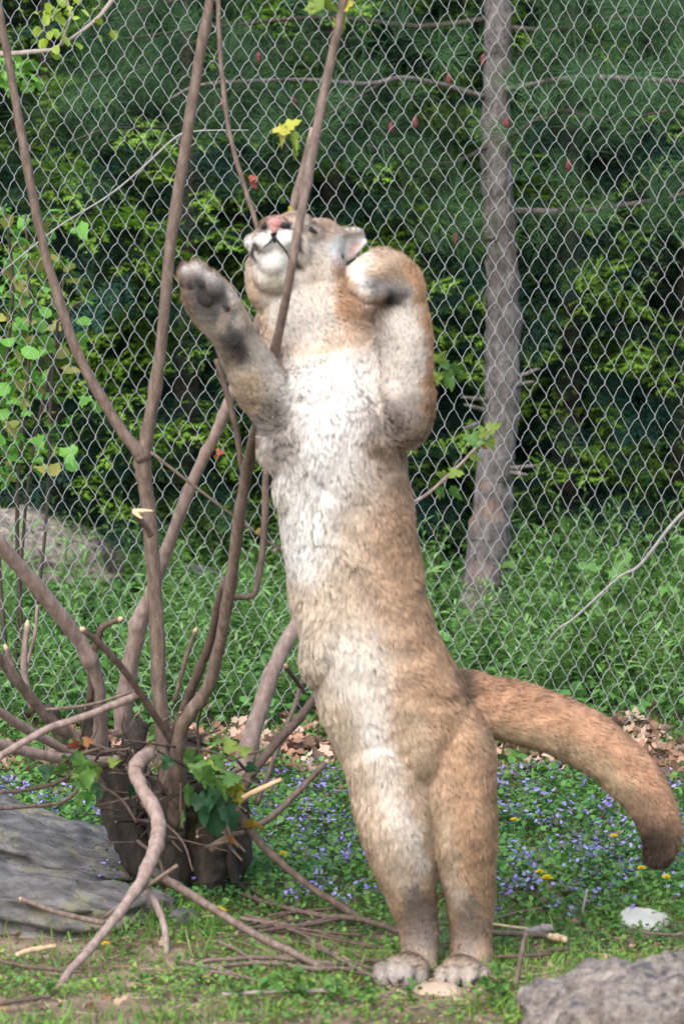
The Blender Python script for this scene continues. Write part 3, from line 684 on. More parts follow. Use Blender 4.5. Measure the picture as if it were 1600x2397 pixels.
    put(.95 * S((1098, 2095, 16), (1090, 2180, 42), (1092, 2230, 30)), np.array([.225, .185, .155]), 11, .7)
    put(S((930, 2255, 34), (1000, 2260, 34)), np.array([.46, .36, .28]), 8, .85, False)
    put(S((1060, 2265, 34), (1130, 2265, 34)), np.array([.5, .39, .3]), 8, .85, False)
    put(S((885, 2290, 38), (930, 2292, 34)), np.array([.46, .42, .39]), 6, .9, False)
    put(S((955, 2292, 20), (985, 2296, 22)), np.array([.36, .32, .30]), 6, .9, False)
    put(S((1030, 2296, 30), (1070, 2296, 28), (1125, 2296, 26)), np.array([.46, .40, .35]), 6, .9, False)
    for gx in (907, 935, 967, 1047, 1079, 1115):
        put(S((gx, 2292, 4), (gx - 1, 2315, 5)), DARK, 4, 1)
    # neck and head
    head = S((690, 600, 120), (720, 700, 130), (745, 770, 110))
    L = L * (1 - head) + 15 * head; root = root * (1 - head) + .8 * head
    put(S((640, 690, 70), (720, 720, 90), (760, 770, 70)), np.array([.74, .66, .58]), 15, .7)
    put(.8 * S((640, 785, 34), (750, 795, 36), (850, 775, 34)), np.array([.68, .50, .37]), 18, .6)
    put(S((620, 700, 60), (700, 720, 80), (750, 700, 60)), np.array([.74, .68, .61]), 15, .6)
    put(.8 * S((690, 745, 36), (740, 740, 36)), np.array([.58, .53, .48]), 17, .4)
    put(S((650, 640, 70), (690, 650, 60)), np.array([.80, .74, .67]), 10, .9)
    put(S((600, 640, 22), (590, 720, 26), (620, 765, 22)), BUFF * 1.08, 12)
    put(S((730, 600, 60), (750, 660, 40)), np.array([.78, .67, .55]), 11, .85)
    put(S((772, 560, 18), (788, 600, 18), (800, 660, 22), (815, 720, 34)), ORANGE * np.array([1.0, .98, 1.0]), 12)
    put(.8 * S((818, 670, 22), (845, 735, 30), (880, 725, 24)), np.array([.42, .285, .19]), 14)
    put(S((735, 575, 26), (760, 590, 26)), np.array([.72, .62, .52]), 9)
    put(S((688, 512, 24), (720, 520, 22)), np.array([.66, .56, .46]), 5)
    put(S((617, 562, 25), (666, 557, 28)), WHITE, 3, 1)
    put(S((638, 602, 35), (640, 625, 32)), WHITE * .97, 5, 1)
    put(S((581, 560, 14), (581, 572, 11)), WHITE, 4, 1, False)
    put(S((645, 655, 22), (650, 670, 22)), np.array([.5, .46, .36]), 8)
    put(S((643, 515, 16), (672, 512, 14)), np.array([.6, .44, .36]), 3)
    put(S((594, 570, 5), (598, 594, 6), (602, 610, 4)), DARK, 2, 1)
    put(S((700, 560, 9), (700, 585, 9)), DARK * 1.5, 3, 1)
    put(S((692, 612, 9), (698, 622, 9)), DARK * 1.6, 3, 1)
    put(S((612, 527, 9), (620, 534, 9)), DARK, 3, 1); put(S((660, 528, 9), (672, 526, 9)), DARK, 3, 1)
    # ear
    put(S((800, 575, 34), (845, 562, 34)), WHITE * .97, 4, .95, False)
    put(S((818, 590, 9), (838, 572, 10)), np.array([.66, .46, .43]), 3, .95)
    # tail
    tl = poly_w(uv, [(a[0], a[1], a[2] * 1.4) for a in TAIL[2:]])
    L = L * (1 - tl) + 18 * tl
    put(poly_w(uv, [(1120, 1610, 40), (1250, 1640, 44), (1400, 1710, 44), (1510, 1810, 40), (1570, 1920, 26)]), ORANGE * np.array([.9, .9, .98]), None, None, False)
    put(S((1160, 1725, 30), (1300, 1760, 34), (1400, 1810, 34), (1460, 1880, 30)), np.array([.45, .34, .225]))
    put(poly_w(uv, [(1500, 1890, 40), (1525, 1950, 50)]), np.array([.22, .145, .10]), None, None, False)
    put(poly_w(uv, [(1528, 1970, 46), (1530, 2040, 70)]), TIP, 15, .7, False)
    put(S((1075, 1575, 18), (1100, 1620, 16)), np.array([.2, .14, .1]))
    mot = pnoise(Pt[:, 0] * .75 + Pt[:, 2] * .25, Pt[:, 2] * 2.4 - Pt[:, 0] * .4, 20, 77) + .6 * pnoise(Pt[:, 0], Pt[:, 2] * 1.6, 46, 12)
    c = c * (1 + .34 * mot * np.clip((L - 6) / 10, 0, 1) * np.clip(1.55 - 1.6 * c.mean(1), .25, 1))[:, None] * np.array([1.0, .995, .985])          # ticked coat: lighter and darker ripples
    return np.clip(c, .01, .9), L, root
bc, bL, _ = coat(BV, BN)
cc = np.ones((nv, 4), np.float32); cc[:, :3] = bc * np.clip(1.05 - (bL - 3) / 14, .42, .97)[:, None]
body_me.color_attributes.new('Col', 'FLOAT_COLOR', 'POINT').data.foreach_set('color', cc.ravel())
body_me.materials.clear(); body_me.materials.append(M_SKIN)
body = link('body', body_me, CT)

def grow_fur(nh):
    me = body_me; me.calc_loop_triangles()
    nt = len(me.loop_triangles)
    T = np.empty(nt * 3, np.int32); me.loop_triangles.foreach_get('vertices', T); T = T.reshape(-1, 3)
    A, Bv, Cv = BV[T[:, 0]], BV[T[:, 1]], BV[T[:, 2]]
    area = np.linalg.norm(np.cross(Bv - A, Cv - A), axis=1) / 2
    fn = BN[T].mean(1)
    wgt = area * np.where(fn[:, 1] < 0.35, 1.0, 0.35)
    small = poly_w(to_uv((A + Bv + Cv) / 3), [(640, 560, 90), (640, 620, 80)]) > .5
    wgt = wgt * np.where(small, 1.8, 1.0)
    pick = rng.choice(nt, nh, p=wgt / wgt.sum())
    r1, r2 = np.sqrt(rng.random(nh))[:, None], rng.random(nh)[:, None]
    p = A[pick] * (1 - r1) + Bv[pick] * r1 * (1 - r2) + Cv[pick] * r1 * r2
    nrm = BN[T[pick, 0]] * (1 - r1) + BN[T[pick, 1]] * r1 * (1 - r2) + BN[T[pick, 2]] * r1 * r2
    nrm /= np.linalg.norm(nrm, axis=1)[:, None] + 1e-9
    # direction the coat lies in: along the nearest limb
    fl = np.zeros((nh, 3)); ws = np.zeros(nh)
    for a, b, r, f in segs:
        d = b - a; t = np.clip(((p - a) @ d) / (d @ d + 1e-9), 0, 1)
        q = np.linalg.norm(p - a - t[:, None] * d, axis=1) / r
        w = 1 / (q ** 6 + 0.02); fl += f[None] * w[:, None]; ws += w
    fl /= ws[:, None]
    col, L, root = coat(p, nrm)
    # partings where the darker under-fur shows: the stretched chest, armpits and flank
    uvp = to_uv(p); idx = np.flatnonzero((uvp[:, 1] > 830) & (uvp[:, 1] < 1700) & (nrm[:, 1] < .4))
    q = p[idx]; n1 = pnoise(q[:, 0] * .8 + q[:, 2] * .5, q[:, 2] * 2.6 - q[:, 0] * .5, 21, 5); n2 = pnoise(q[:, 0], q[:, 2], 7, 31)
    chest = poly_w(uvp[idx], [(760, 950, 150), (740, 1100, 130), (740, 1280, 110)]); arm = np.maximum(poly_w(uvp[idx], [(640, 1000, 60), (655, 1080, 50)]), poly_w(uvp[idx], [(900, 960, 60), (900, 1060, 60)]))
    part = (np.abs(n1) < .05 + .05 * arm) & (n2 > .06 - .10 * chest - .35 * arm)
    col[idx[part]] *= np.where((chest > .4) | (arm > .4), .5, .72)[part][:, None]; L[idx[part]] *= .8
    L = L / KP * rng.uniform(.7, 1.25, nh)
    # wavy locks
    s1 = np.sin(p[:, 2] * 34 + 2.5 * np.sin(p[:, 0] * 27 + p[:, 1] * 9)); s2 = np.sin(p[:, 0] * 55 + 3 * np.sin(p[:, 2] * 31))
    fl[:, 0] += 0.28 * s1 + 0.12 * s2
    fl += rng.standard_normal((nh, 3)) * 0.16
    fl -= nrm * np.sum(fl * nrm, 1)[:, None]
    fl /= np.linalg.norm(fl, axis=1)[:, None] + 1e-9
    lift = 0.30 + 0.18 * rng.random(nh) + 0.16 * s1
    d1 = fl + nrm * lift[:, None] * 1.5; d1 /= np.linalg.norm(d1, axis=1)[:, None]
    d2 = fl + nrm * lift[:, None] * 0.6; d2 /= np.linalg.norm(d2, axis=1)[:, None]
    mid = p + d1 * (L * .5)[:, None]; tip = mid + d2 * (L * .55)[:, None]
    # clumps
    ng = nh // 15
    kd = kdtree.KDTree(ng)
    for i in range(ng): kd.insert(p[i], i)
    kd.balance()
    near = np.fromiter((kd.find(q)[1] for q in p), dtype=np.int32, count=nh)
    k = (np.clip((L * KP - 9) / 26, 0, .8) * np.clip(1.25 - root, .3, .85))[:, None]
    tip = tip * (1 - k) + (tip[near] + 0.10 * (tip - tip[near])) * k
    mid = mid * (1 - k * .35) + mid[near] * k * .35
    w = (0.00075 + 0.0004 * rng.random(nh))
    side = np.cross(d1, nrm) + rng.standard_normal((nh, 3)) * .25; side /= np.linalg.norm(side, axis=1)[:, None]
    side *= w[:, None]
    tint = (1 + 0.10 * rng.standard_normal(nh))[:, None] * (1 + 0.05 * rng.standard_normal(ng))[np.minimum(near, ng - 1)][:, None]
    col = np.clip(col * tint, 0.01, .92)
    V = np.stack([p - side, p + side, mid - side * .85, mid + side * .85, tip], 1).reshape(-1, 3)
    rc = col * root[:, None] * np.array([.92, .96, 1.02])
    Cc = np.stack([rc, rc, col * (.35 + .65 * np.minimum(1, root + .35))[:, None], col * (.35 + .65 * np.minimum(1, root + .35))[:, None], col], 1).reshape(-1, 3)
    o = np.arange(nh)[:, None] * 5
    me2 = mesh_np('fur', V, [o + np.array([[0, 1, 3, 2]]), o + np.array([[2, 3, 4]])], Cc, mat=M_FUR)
    nn = nrm * .8 + fl * -.12 + rng.standard_normal((nh, 3)) * .12 + (rng.standard_normal((ng, 3)) * .05)[np.minimum(near, ng - 1)] + (tip - p) / (np.linalg.norm(tip - p, axis=1)[:, None] + 1e-9) * .32; nn /= np.linalg.norm(nn, axis=1)[:, None]
    me2.attributes.new('Nrm', 'FLOAT_VECTOR', 'POINT').data.foreach_set('vector', np.repeat(nn, 5, axis=0).astype(np.float32).ravel())
    return me2
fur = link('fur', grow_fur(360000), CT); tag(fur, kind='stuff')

def blob(name, px, py, dy, rx, ry, rd, mat, rot=0, parent=CT, jit=0.05):
    nu, nv2 = 14, 9
    V = []; F4 = []; F3 = []
    for i in range(1, nv2):
        for j in range(nu):
            t, ph = math.pi * i / nv2, 2 * math.pi * j / nu
            V.append((math.sin(t) * math.cos(ph), math.sin(t) * math.sin(ph), math.cos(t)))
    V += [(0, 0, 1), (0, 0, -1)]
    for i in range(nv2 - 2):
        for j in range(nu): F4.append((i * nu + j, (i + 1) * nu + j, (i + 1) * nu + (j + 1) % nu, i * nu + (j + 1) % nu))
    a = len(V) - 2
    for j in range(nu): F3 += [(a, j, (j + 1) % nu), (a + 1, (nv2 - 2) * nu + (j + 1) % nu, (nv2 - 2) * nu + j)]
    V = np.array(V) * (1 + jit * rng.standard_normal((len(V), 1))) * np.array([rx, rd, ry]) / KP
    c, s = math.cos(R(rot)), math.sin(R(rot))
    V = np.stack([V[:, 0] * c - V[:, 2] * s, V[:, 1], V[:, 0] * s + V[:, 2] * c], -1) + np.array(C3(px, py, dy))
    return link(name, mesh_np(name, V, [np.array(F4), np.array(F3)], smooth=True, mat=mat), parent)
from mathutils.bvhtree import BVHTree
BVH = BVHTree.FromPolygons([Vector(v) for v in BV], [tuple(p.vertices) for p in body_me.polygons])
def skin_dy(px, py, sink):               # depth of the skin there, so that nose, eyes, lips and pads sit on it
    h = BVH.ray_cast(Vector((0, 0, CAM_H)), ray(px, py).normalized())
    return (h[0].y if h[0] is not None else CY) - CY + sink
def on_skin(name, px, py, sink, *a, **k): return blob(name, px, py, skin_dy(px, py, sink), *a, **k)
nose = on_skin('nose', 643, 523, .006, 19, 14, 12, M_NOSE, 0, jit=.03)
on_skin('nose_tip', 642, 537, .003, 9, 12, 9, M_NOSE, 0, nose, .03)
on_skin('nostril', 619, 529, -.003, 10, 7, 8, M_BLACK, 38, nose, .05); on_skin('nostril', 665, 528, -.003, 15, 7.5, 8, M_BLACK, -12, nose, .05)
on_skin('eye', 727, 536, .0, 19, 6, 8, M_EYE, -30, jit=.01)
def lip(pts, r, sink=-.003):
    a = np.array(pts, float); n = len(a)
    a2 = catmull(a, n * 4)
    c = np.array([C3(x, y, skin_dy(x, y, sink)) for x, y in a2])
    for _ in range(2): c[1:-1, 1] = (c[:-2, 1] + c[1:-1, 1] + c[2:, 1]) / 3
    rad = np.interp(np.linspace(0, 1, n * 4), [0, .35, 1], [r * 1.7, r, r * .4]) / KP
    V, F = tube(c, rad, 7, True)
    link('lip', mesh_np('lip', V, F, smooth=True, mat=M_BLACK), CT)
lip([(640, 547), (639, 557), (630, 568), (616, 579), (606, 592), (603, 604)], 2.2)
lip([(641, 547), (643, 556), (652, 567), (664, 581), (674, 597), (678, 610)], 3)
lip([(640, 545), (641, 555), (642, 568)], 5.5)
for px, py, sink, rx, ry, rot in ((478, 694, .004, 20, 26, 35), (446, 668, .003, 9, 13, 25), (470, 662, .003, 9, 13, 30), (524, 714, .004, 10, 18, 35), (548, 800, .004, 13, 14, 20), (922, 704, .006, 18, 8, 8)):
    on_skin('paw_pad', px, py, sink, rx, ry, 8, M_PAD, rot)
for x, y, dy in ((1050, 2306, -.155), (1078, 2308, -.158), (903, 2306, -.135)):
    on_skin('claw', x, y, -.002, 4, 7, 8, M_BLACK, 15)

# ------------------------------------------------------------------ rocks
def rock(name, loc, size, rot, seed, mat, rough=0.18, strata=0.0, sub=32, freq=1.6, label=None, square=0.0, fine=0.02):
    nu, nv2 = sub * 2, sub
    V = []
    for i in range(nv2 + 1):
        for j in range(nu):
            t, ph = math.pi * i / nv2, 2 * math.pi * j / nu
            v = Vector((math.sin(t) * math.cos(ph), math.sin(t) * math.sin(ph), math.cos(t)))
            if square:
                m = max(abs(v.x), abs(v.y), abs(v.z)); v = v.lerp(v / m * 0.8, square)
            q = v * freq + Vector((seed * 3.1, seed * 1.7, seed))
            d = 1 + rough * mnoise.fractal(q, 0.9, 2.1, 5) + fine * mnoise.fractal(q * 7, 0.8, 2.1, 3)
            v = v * d
            if strata: v = v + Vector((v.x, v.y, 0)) * strata * (0.5 - abs((v.z * 3.3 + 0.3 * mnoise.noise(q)) % 1 - 0.5)) * 2
            V.append((v.x * size[0], v.y * size[1], v.z * size[2]))
    V = np.array(V)
    i = np.arange(nv2)[:, None] * nu; j = np.arange(nu)[None]; jn = (j + 1) % nu
    Q = np.stack([i + j, i + nu + j, i + nu + jn, i + jn], -1).reshape(-1, 4)
    me = mesh_np(name, V, [Q], smooth=True, mat=mat)
    o = bpy.data.objects.new(name, me); COL.objects.link(o); o.location = loc; o.rotation_euler = rot
    if label: tag(o, label, 'rock')
    return o
def gp(px, py, dz=0):
    p = PG(px, py); p.z += dz; return p
rock('boulder', gp(1575, 2500, 0.025), (.36, .30, .235), (0, -.06, .4), 3, M_GRAN, .2, 0, 80, 1.5, 'rough grainy tan-grey boulder beside the cougar\'s hind feet', .35, .05)
rock('ledge_rock', gp(80, 2075, 0.015), (.36, .33, .14), (.06, .22, .3), 8, M_ROCK, .22, .16, 56, 1.3, 'broad grey layered rock slab lying against the stump', .5, .03)
rock('ledge_rock', gp(60, 2185, -.01), (.33, .2, .13), (.02, .12, -.1), 15, M_ROCK, .2, .2, 48, 1.4, 'low grey slab under the broad layered slab, its edge facing bare soil', .6, .03)
rock('ledge_rock', gp(300, 2175, -.02), (.12, .13, .085), (0, .2, .5), 21, M_ROCK, .25, .12, 32, 1.6, 'small dark slab wedged between the stump and the layered slabs', .5, .04)
rock('ledge_rock', gp(-40, 2010, 0.05), (.14, .18, .11), (0, .1, .1), 27, M_ROCK, .22, .1, 32, 1.5, 'knobbly grey rock heaped on the back of the broad layered slab', .4, .04)
rock('field_stone', gp(430, 2195, 0.0), (.045, .05, .035), (0, .1, .4), 31, M_ROCK, .2, 0, 20, 1.6, 'fist-sized grey stone below the stump', .2)
rock('pale_stone', gp(1502, 2172, .008), (.07, .055, .024), (.30, .16, -.3), 34, M_PALESTONE, .2, 0, 20, 1.0, 'angular whitish stone lying among the purple flowers', .75)
rock('tan_stone', gp(1025, 2336, .0), (.062, .045, .026), (.1, 0, .1), 37, M_TANSTONE, .14, 0, 20, 1.3, 'flat tan stone in front of the cougar\'s feet', .4)
rock('flat_stone', gp(752, 1885, .01), (.06, .05, .022), (0, .05, .2), 41, M_PALESTONE, .12, .1, 20, 1.3, 'flat pale grey stone between the stump and the flowers', .5)
rock('boulder', P(80, 1345, 15.6), (.40, .38, .26), (0, .25, .1), 44, M_GRAN, .2, 0, 44, 1.4, 'large weathered boulder behind the fence under the dark conifers', .3)
rock('boulder', P(458, 1378, 15.4), (.11, .12, .10), (0, .3, .5), 47, M_ROCK, .2, 0, 28, 1.4, 'small pointed grey boulder behind the fence among weeds', .4)

# ------------------------------------------------------------------ fallen sticks
def stick(pts, label, mat=M_BARK, r=7, cut=None, Yoff=0.0):
    w = []
    for x, y, rr in pts:
        g = PG(x, y + rr * .6); w.append((g.x, g.y, g.z + rr / 900 * .9 + 0.026, rr / ppm(g.y)))
    c = catmull(np.array(w), len(pts) * 6); n = len(c)
    c[:, :3] += rng.standard_normal((n, 3)) * c[:, 3:4] * .12
    V, F = tube(c[:, :3], c[:, 3] * (1 + .05 * rng.standard_normal(n)), 7, True, .03)
    b = Vector(c[0, :3])
    o = bpy.data.objects.new('fallen_stick', mesh_np('fallen_stick', V - np.array(b), F, smooth=True, mat=mat)); COL.objects.link(o); o.location = b
    tag(o, label, 'stick', 'fallen sticks on the ground')
    return o
stick([(560, 2140, 5), (640, 2165, 6), (760, 2190, 7), (850, 2195, 7), (940, 2215, 7)], 'dark forked stick running to the cougar\'s left foot below the other branches', M_BARK_DARK)
stick([(470, 2300, 5), (600, 2292, 6), (700, 2288, 6), (790, 2294, 6)], 'straight reddish stick in the grass below the long fallen stem')
stick([(500, 2312, 5), (620, 2302, 6), (740, 2308, 6), (830, 2300, 5)], 'brown stick lying alongside the straight reddish stick')
stick([(1150, 2205, 7), (1230, 2207, 7.5), (1290, 2212, 8), (1320, 2222, 8)], 'brown stick behind the cougar\'s right foot with a bare pale end', M_BARK)
stick([(1285, 2212, 8), (1310, 2218, 9), (1325, 2224, 7)], 'short peeled pale piece at the end of the brown stick', M_WOOD)
stick([(1225, 2205, 8), (1260, 2193, 11), (1292, 2187, 11)], 'thick weathered stub of wood beside the brown stick', M_DEADWOOD)
stick([(1150, 2182, 3), (1200, 2186, 4), (1250, 2190, 4)], 'thin straw-coloured stick behind the weathered stub', M_WOOD)
stick([(1155, 2172, 3.5), (1220, 2155, 4), (1300, 2145, 3)], 'thin arched red-brown twig at the edge of the purple flowers')
stick([(1165, 2062, 4), (1210, 2080, 4), (1265, 2102, 4)], 'thin red-brown twig lying in the purple flowers')
stick([(1150, 2270, 4), (1215, 2270, 4.5), (1290, 2266, 4)], 'grey twig in short grass behind the rough boulder', M_BARK_DARK)
stick([(1505, 2205, 3), (1560, 2210, 3.5), (1640, 2215, 3.5)], 'red twig between the whitish stone and the rough boulder')
stick([(-20, 2290, 5), (80, 2305, 5), (190, 2318, 4)], 'dark twig on bare soil in front of the slabs', M_BARK_DARK)
stick([(-20, 2382, 7), (60, 2378, 7), (120, 2376, 5)], 'dark stick on the bare soil beside the fallen stem tip', M_BARK_DARK)
stick([(38, 2282, 6), (80, 2272, 7), (130, 2264, 6)], 'pale split piece of wood on bare soil by the slabs', M_WOOD)
stick([(520, 2385, 5), (640, 2380, 5), (790, 2384, 6)], 'pale stick on bare soil in front of the cougar', M_DEADWOOD)
stick([(1235, 2270, 4), (1300, 2255, 5), (1330, 2250, 5)], 'dark twig resting by the back of the rough boulder', M_BARK_DARK)
for i in range(26):
    x, y = random.uniform(420, 900), random.uniform(2090, 2330); a = random.gauss(.12, .35); l = random.uniform(70, 240); r = random.uniform(2.2, 5)
    stick([(x, y, r), (x + l * .5 * math.cos(a), y + l * .4 * math.sin(a) + random.uniform(-6, 6), r), (x + l * math.cos(a), y + l * .8 * math.sin(a), r * .7)], 'thin brown twig among the sticks strewn between the stump and the cougar', random.choice([M_BARK, M_BARK_DARK, M_BARK_DARK]))
o = stem('upright_twig', [(1200, 2352, 6), (1212, 2280, 6), (1224, 2215, 6), (1232, 2184, 5)], 8.72, 8.72, M_BARK, None)
tag(o, 'upright broken twig beside the rough boulder', 'twig')
o = stem('upright_twig', [(1352, 2190, 3), (1364, 2130, 3.5), (1374, 2082, 3)], 9.5, 9.5, M_DEADWOOD, None)
tag(o, 'dry upright stalk among the purple flowers', 'twig')

# ------------------------------------------------------------------ ground cover in front of the fence
def soil_w(x, y):                                  # 1 where the soil is bare
    w = np.zeros_like(x)
    for px, py, rx, ry in ((330, 2392, 0.42, .06), (40, 2375, .25, .06), (70, 2235, .16, .10), (420, 2250, .10, .05), (650, 2375, .10, .04), (250, 2300, .2, .03)):
        g = PG(px, py); q = ((x - g.x) / rx) ** 2 + ((y - g.y) / ry) ** 2
        w = np.maximum(w, 1 / (1 + np.exp((q - 1) * 3)))
    return w
def in_rock(x, y):
    m = np.zeros(len(x), bool)
    for px, py, rx, ry in ((1570, 2505, .33, .28), (90, 2070, .34, .28), (60, 2185, .30, .17)):
        g = PG(px, py); m |= ((x - g.x) / rx) ** 2 + ((y - g.y) / ry) ** 2 < 1
    for px, py, rx, ry in ((1025, 2336, .055, .05), (1502, 2170, .055, .05), (752, 1885, .05, .05)):
        g = PG(px, py); m |= ((x - g.x) / rx) ** 2 + ((y - g.y + .02) / ry) ** 2 < 1
    return m
def trod(x, y):                                    # flattened by the cat's feet
    g = PG(1005, 2335); q = ((x - g.x) / .17) ** 2 + ((y - g.y) / .17) ** 2
    return np.where(q < 1, .93, 0.0)
def cover():
    sp = Soup()
    def pts(n, y0, y1, xw=1.9):
        return rng.uniform(-xw, xw, n), rng.uniform(y0, y1, n)
    # small round leaves
    n = 150000
    x, y = pts(n, 8.3, 12.4)
    d = pnoise(x, y, 2.6, 3) + .6 * pnoise(x, y, 9, 8)
    lit = np.exp(-((y - 11.75) / .42) ** 2) * (1.0 + .6 * pnoise(x, y, 4, 20))
    front = np.clip((9.3 - y) / .6, 0, 1)
    keep = (rng.random(n) < np.clip(.92 + d * .9 - .30 * front - .95 * lit, .04, 1)) & (rng.random(n) > soil_w(x, y) * .985) & ~in_rock(x, y) & (rng.random(n) > trod(x, y))
    x, y, d = x[keep], y[keep], d[keep]; n = len(x)
    flow = np.clip((y - 9.35) / .4, 0, 1) * np.clip((12.0 - y) / .6, 0, 1)
    h = rng.random(n) * (.022 + .05 * flow) + .012 * np.clip(d, 0, 1)
    pos = np.stack([x, y, gz(x, y) + h], -1)
    size = rng.uniform(.007, .0165, n) * (1 + .45 * flow)
    g1, g2, g3 = np.array([.135, .28, .045]), np.array([.055, .17, .05]), np.array([.24, .33, .055])
    t = np.clip(.5 + .9 * pnoise(x, y, 5, 40) + .18 * rng.standard_normal(n), 0, 1)[:, None]
    col = g1 * (1 - t) + g2 * t
    t2 = (np.clip((9.6 - y) / .6, 0, 1) * rng.random(n) * .75)[:, None]
    col = (col * (1 - t2) + g3 * t2) * rng.uniform(.7, 1.3, n)[:, None]
    sp.add(*scatter(SMALL[0], SMALL[1], pos, rotmats(n, None, rng.normal(.25, .45, n), rng.normal(0, .45, n)), size, col))
    # grass blades
    n = 70000
    x, y = pts(n, 8.3, 12.5)
    d = pnoise(x, y, 3.4, 60)
    keep = (rng.random(n) < np.clip(.45 + d * 1.3, .05, 1)) & (rng.random(n) > soil_w(x, y) * .97) & ~in_rock(x, y) & (rng.random(n) > trod(x, y))
    x, y = x[keep], y[keep]; n = len(x)
    BL = (np.array([(0, -.03, 0), (0, .03, 0), (.5, -.026, .02), (.5, .026, .02), (1, 0, -.12)]), [np.array([(0, 1, 3, 2)]), np.array([(2, 3, 4)])])
    pos = np.stack([x, y, gz(x, y) - .003], -1)
    col = np.array([.13, .27, .045])[None] * rng.uniform(.6, 1.4, n)[:, None] * np.array([1, 1, 1]) + np.array([.10, .03, 0])[None] * rng.random(n)[:, None] ** 3
    sp.add(*scatter(BL[0], BL[1], pos, rotmats(n, None, rng.uniform(.5, 1.4, n), rng.normal(0, .5, n)), rng.uniform(.02, .075, n), col))
    o = link('ground_cover', sp.mesh('ground_cover', M_LEAF)); tag(o, 'low green leaves and short grass covering the enclosure floor', 'grass', kind='stuff')
    # purple ground-ivy flowers
    fs = Soup(); n = 3300
    cx = rng.uniform(-1.9, 1.9, n); cy = rng.uniform(9.45, 11.45, n)
    dn = -.12 + pnoise(cx, cy, 1.9, 90) + 1.0 * pnoise(cx, cy, 5, 95)
    dn += .25 * np.exp(-((cy - 10.3) / .7) ** 2) + .15 * (cx > -.25) - .35 * (cx < -.35) + .5 * ((cx < -.75) & (cy > 10.6) & (cy < 11.2))
    keep = (dn > -.02) & ~in_rock(cx, cy); cx, cy = cx[keep], cy[keep]
    X, Yy, Z, S, Cc = [], [], [], [], []
    for a, b in zip(cx, cy):
        hh = random.uniform(.045, .11)
        for q in range(random.randint(2, 5)):
            X.append(a + random.gauss(0, .011)); Yy.append(b + random.gauss(0, .011)); Z.append(float(gz(a, b)) + hh - random.random() * .035)
            S.append(random.uniform(.007, .0125)); t = random.random()
            Cc.append((.26 + .16 * t, .2 + .15 * t, .58 + .16 * t))
    n = len(X); pos = np.stack([X, Yy, Z], -1)
    PT = (np.array([(0, 0, 0), (.5, -.42, .16), (1, -.2, .05), (1.1, .2, .05), (.5, .42, .16), (-.3, .3, .4), (-.3, -.3, .4)]), [np.array([(0, 1, 2), (0, 2, 3), (0, 3, 4), (0, 4, 5), (0, 6, 1)])])
    fs.add(*scatter(PT[0], PT[1], pos, rotmats(n, rng.uniform(0, 6.3, n), rng.normal(.2, .5, n), rng.normal(0, .5, n)), np.array(S), np.array(Cc)))
    n2 = len(cx) * 4                                  # their dusky purple-green stem leaves
    q = rng.integers(0, len(cx), n2)
    p2 = np.stack([cx[q] + rng.normal(0, .015, n2), cy[q] + rng.normal(0, .015, n2), 0 * cx[q]], -1); p2[:, 2] = gz(p2[:, 0], p2[:, 1]) + rng.uniform(.02, .085, n2)
    col = np.array([.08, .15, .05])[None] * rng.uniform(.6, 1.3, n2)[:, None] + np.array([.07, -.04, .03])[None] * (rng.random(n2)[:, None] ** 2)
    fs.add(*scatter(ROUND[0], ROUND[1], p2, rotmats(n2, None, rng.normal(.2, .4, n2), rng.normal(0, .4, n2)), rng.uniform(.012, .022, n2), np.clip(col, .01, 1)))
    o = link('ground_ivy', fs.mesh('ground_ivy', M_FLOWER)); tag(o, 'carpet of small purple ground ivy flowers behind the cougar', 'flowers', kind='stuff')
    # dead leaves
    ds = Soup(); n = 4600
    x = rng.uniform(-1.9, 1.9, n); y = np.concatenate([rng.normal(11.8, .33, n - 700), rng.uniform(8.4, 11.2, 700)])
    keep = ~in_rock(x, y) & (y < 12.7); x, y = x[keep], y[keep]; n = len(x)
    far = y > 11
    pos = np.stack([x, y, gz(x, y) + rng.uniform(.004, .05, n) * np.where(far, 1, .4)], -1)
    cs = np.array([(.30, .18, .12), (.40, .27, .19), (.18, .11, .075), (.46, .34, .25), (.25, .14, .09)])
    col = cs[rng.integers(0, 5, n)] * rng.uniform(.7, 1.2, n)[:, None]
    tp = MAPLE[0].copy(); tp[:, 2] += 1.1 * tp[:, 1] ** 2 + .9 * (tp[:, 0] - .5) ** 2
    ds.add(*scatter(tp, MAPLE[1], pos, rotmats(n, None, rng.normal(.1, .5, n), rng.normal(0, .7, n)), rng.uniform(.025, .062, n) * np.where(far, 1, .6), col))
    o = link('leaf_litter', ds.mesh('leaf_litter', M_LITTER)); tag(o, 'brown dead leaves strewn along the foot of the fence', 'leaves', kind='stuff')
    # straw and bits of twig
    ss = Soup(); n = 3600
    x = rng.uniform(-1.6, 1.6, n); y = rng.uniform(8.35, 9.9, n) ; keep = ~in_rock(x, y); x, y = x[keep], y[keep]; n = len(x)
    pos = np.stack([x, y, gz(x, y) + rng.uniform(.004, .02, n)], -1)
    cs = np.array([(.40, .29, .17), (.26, .17, .11), (.15, .095, .07), (.46, .36, .23)])
    col = cs[rng.integers(0, 4, n)] * rng.uniform(.7, 1.2, n)[:, None]
    ST = (np.array([(-.5, -.02, 0), (-.5, .02, 0), (.5, -.016, .04), (.5, .016, .04), (0, 0, .05), ]), [np.array([(0, 1, 4), (2, 4, 3), (0, 4, 2), (1, 3, 4)])])
    ss.add(*scatter(ST[0], ST[1], pos, rotmats(n, None, rng.normal(0, .15, n), rng.normal(0, .3, n)), rng.uniform(.015, .075, n), col))
    # soil clods
    n = 2600
    x = rng.uniform(-1.6, 1.6, n); y = rng.uniform(8.3, 9.6, n); keep = ~in_rock(x, y); x, y = x[keep], y[keep]; n = len(x)
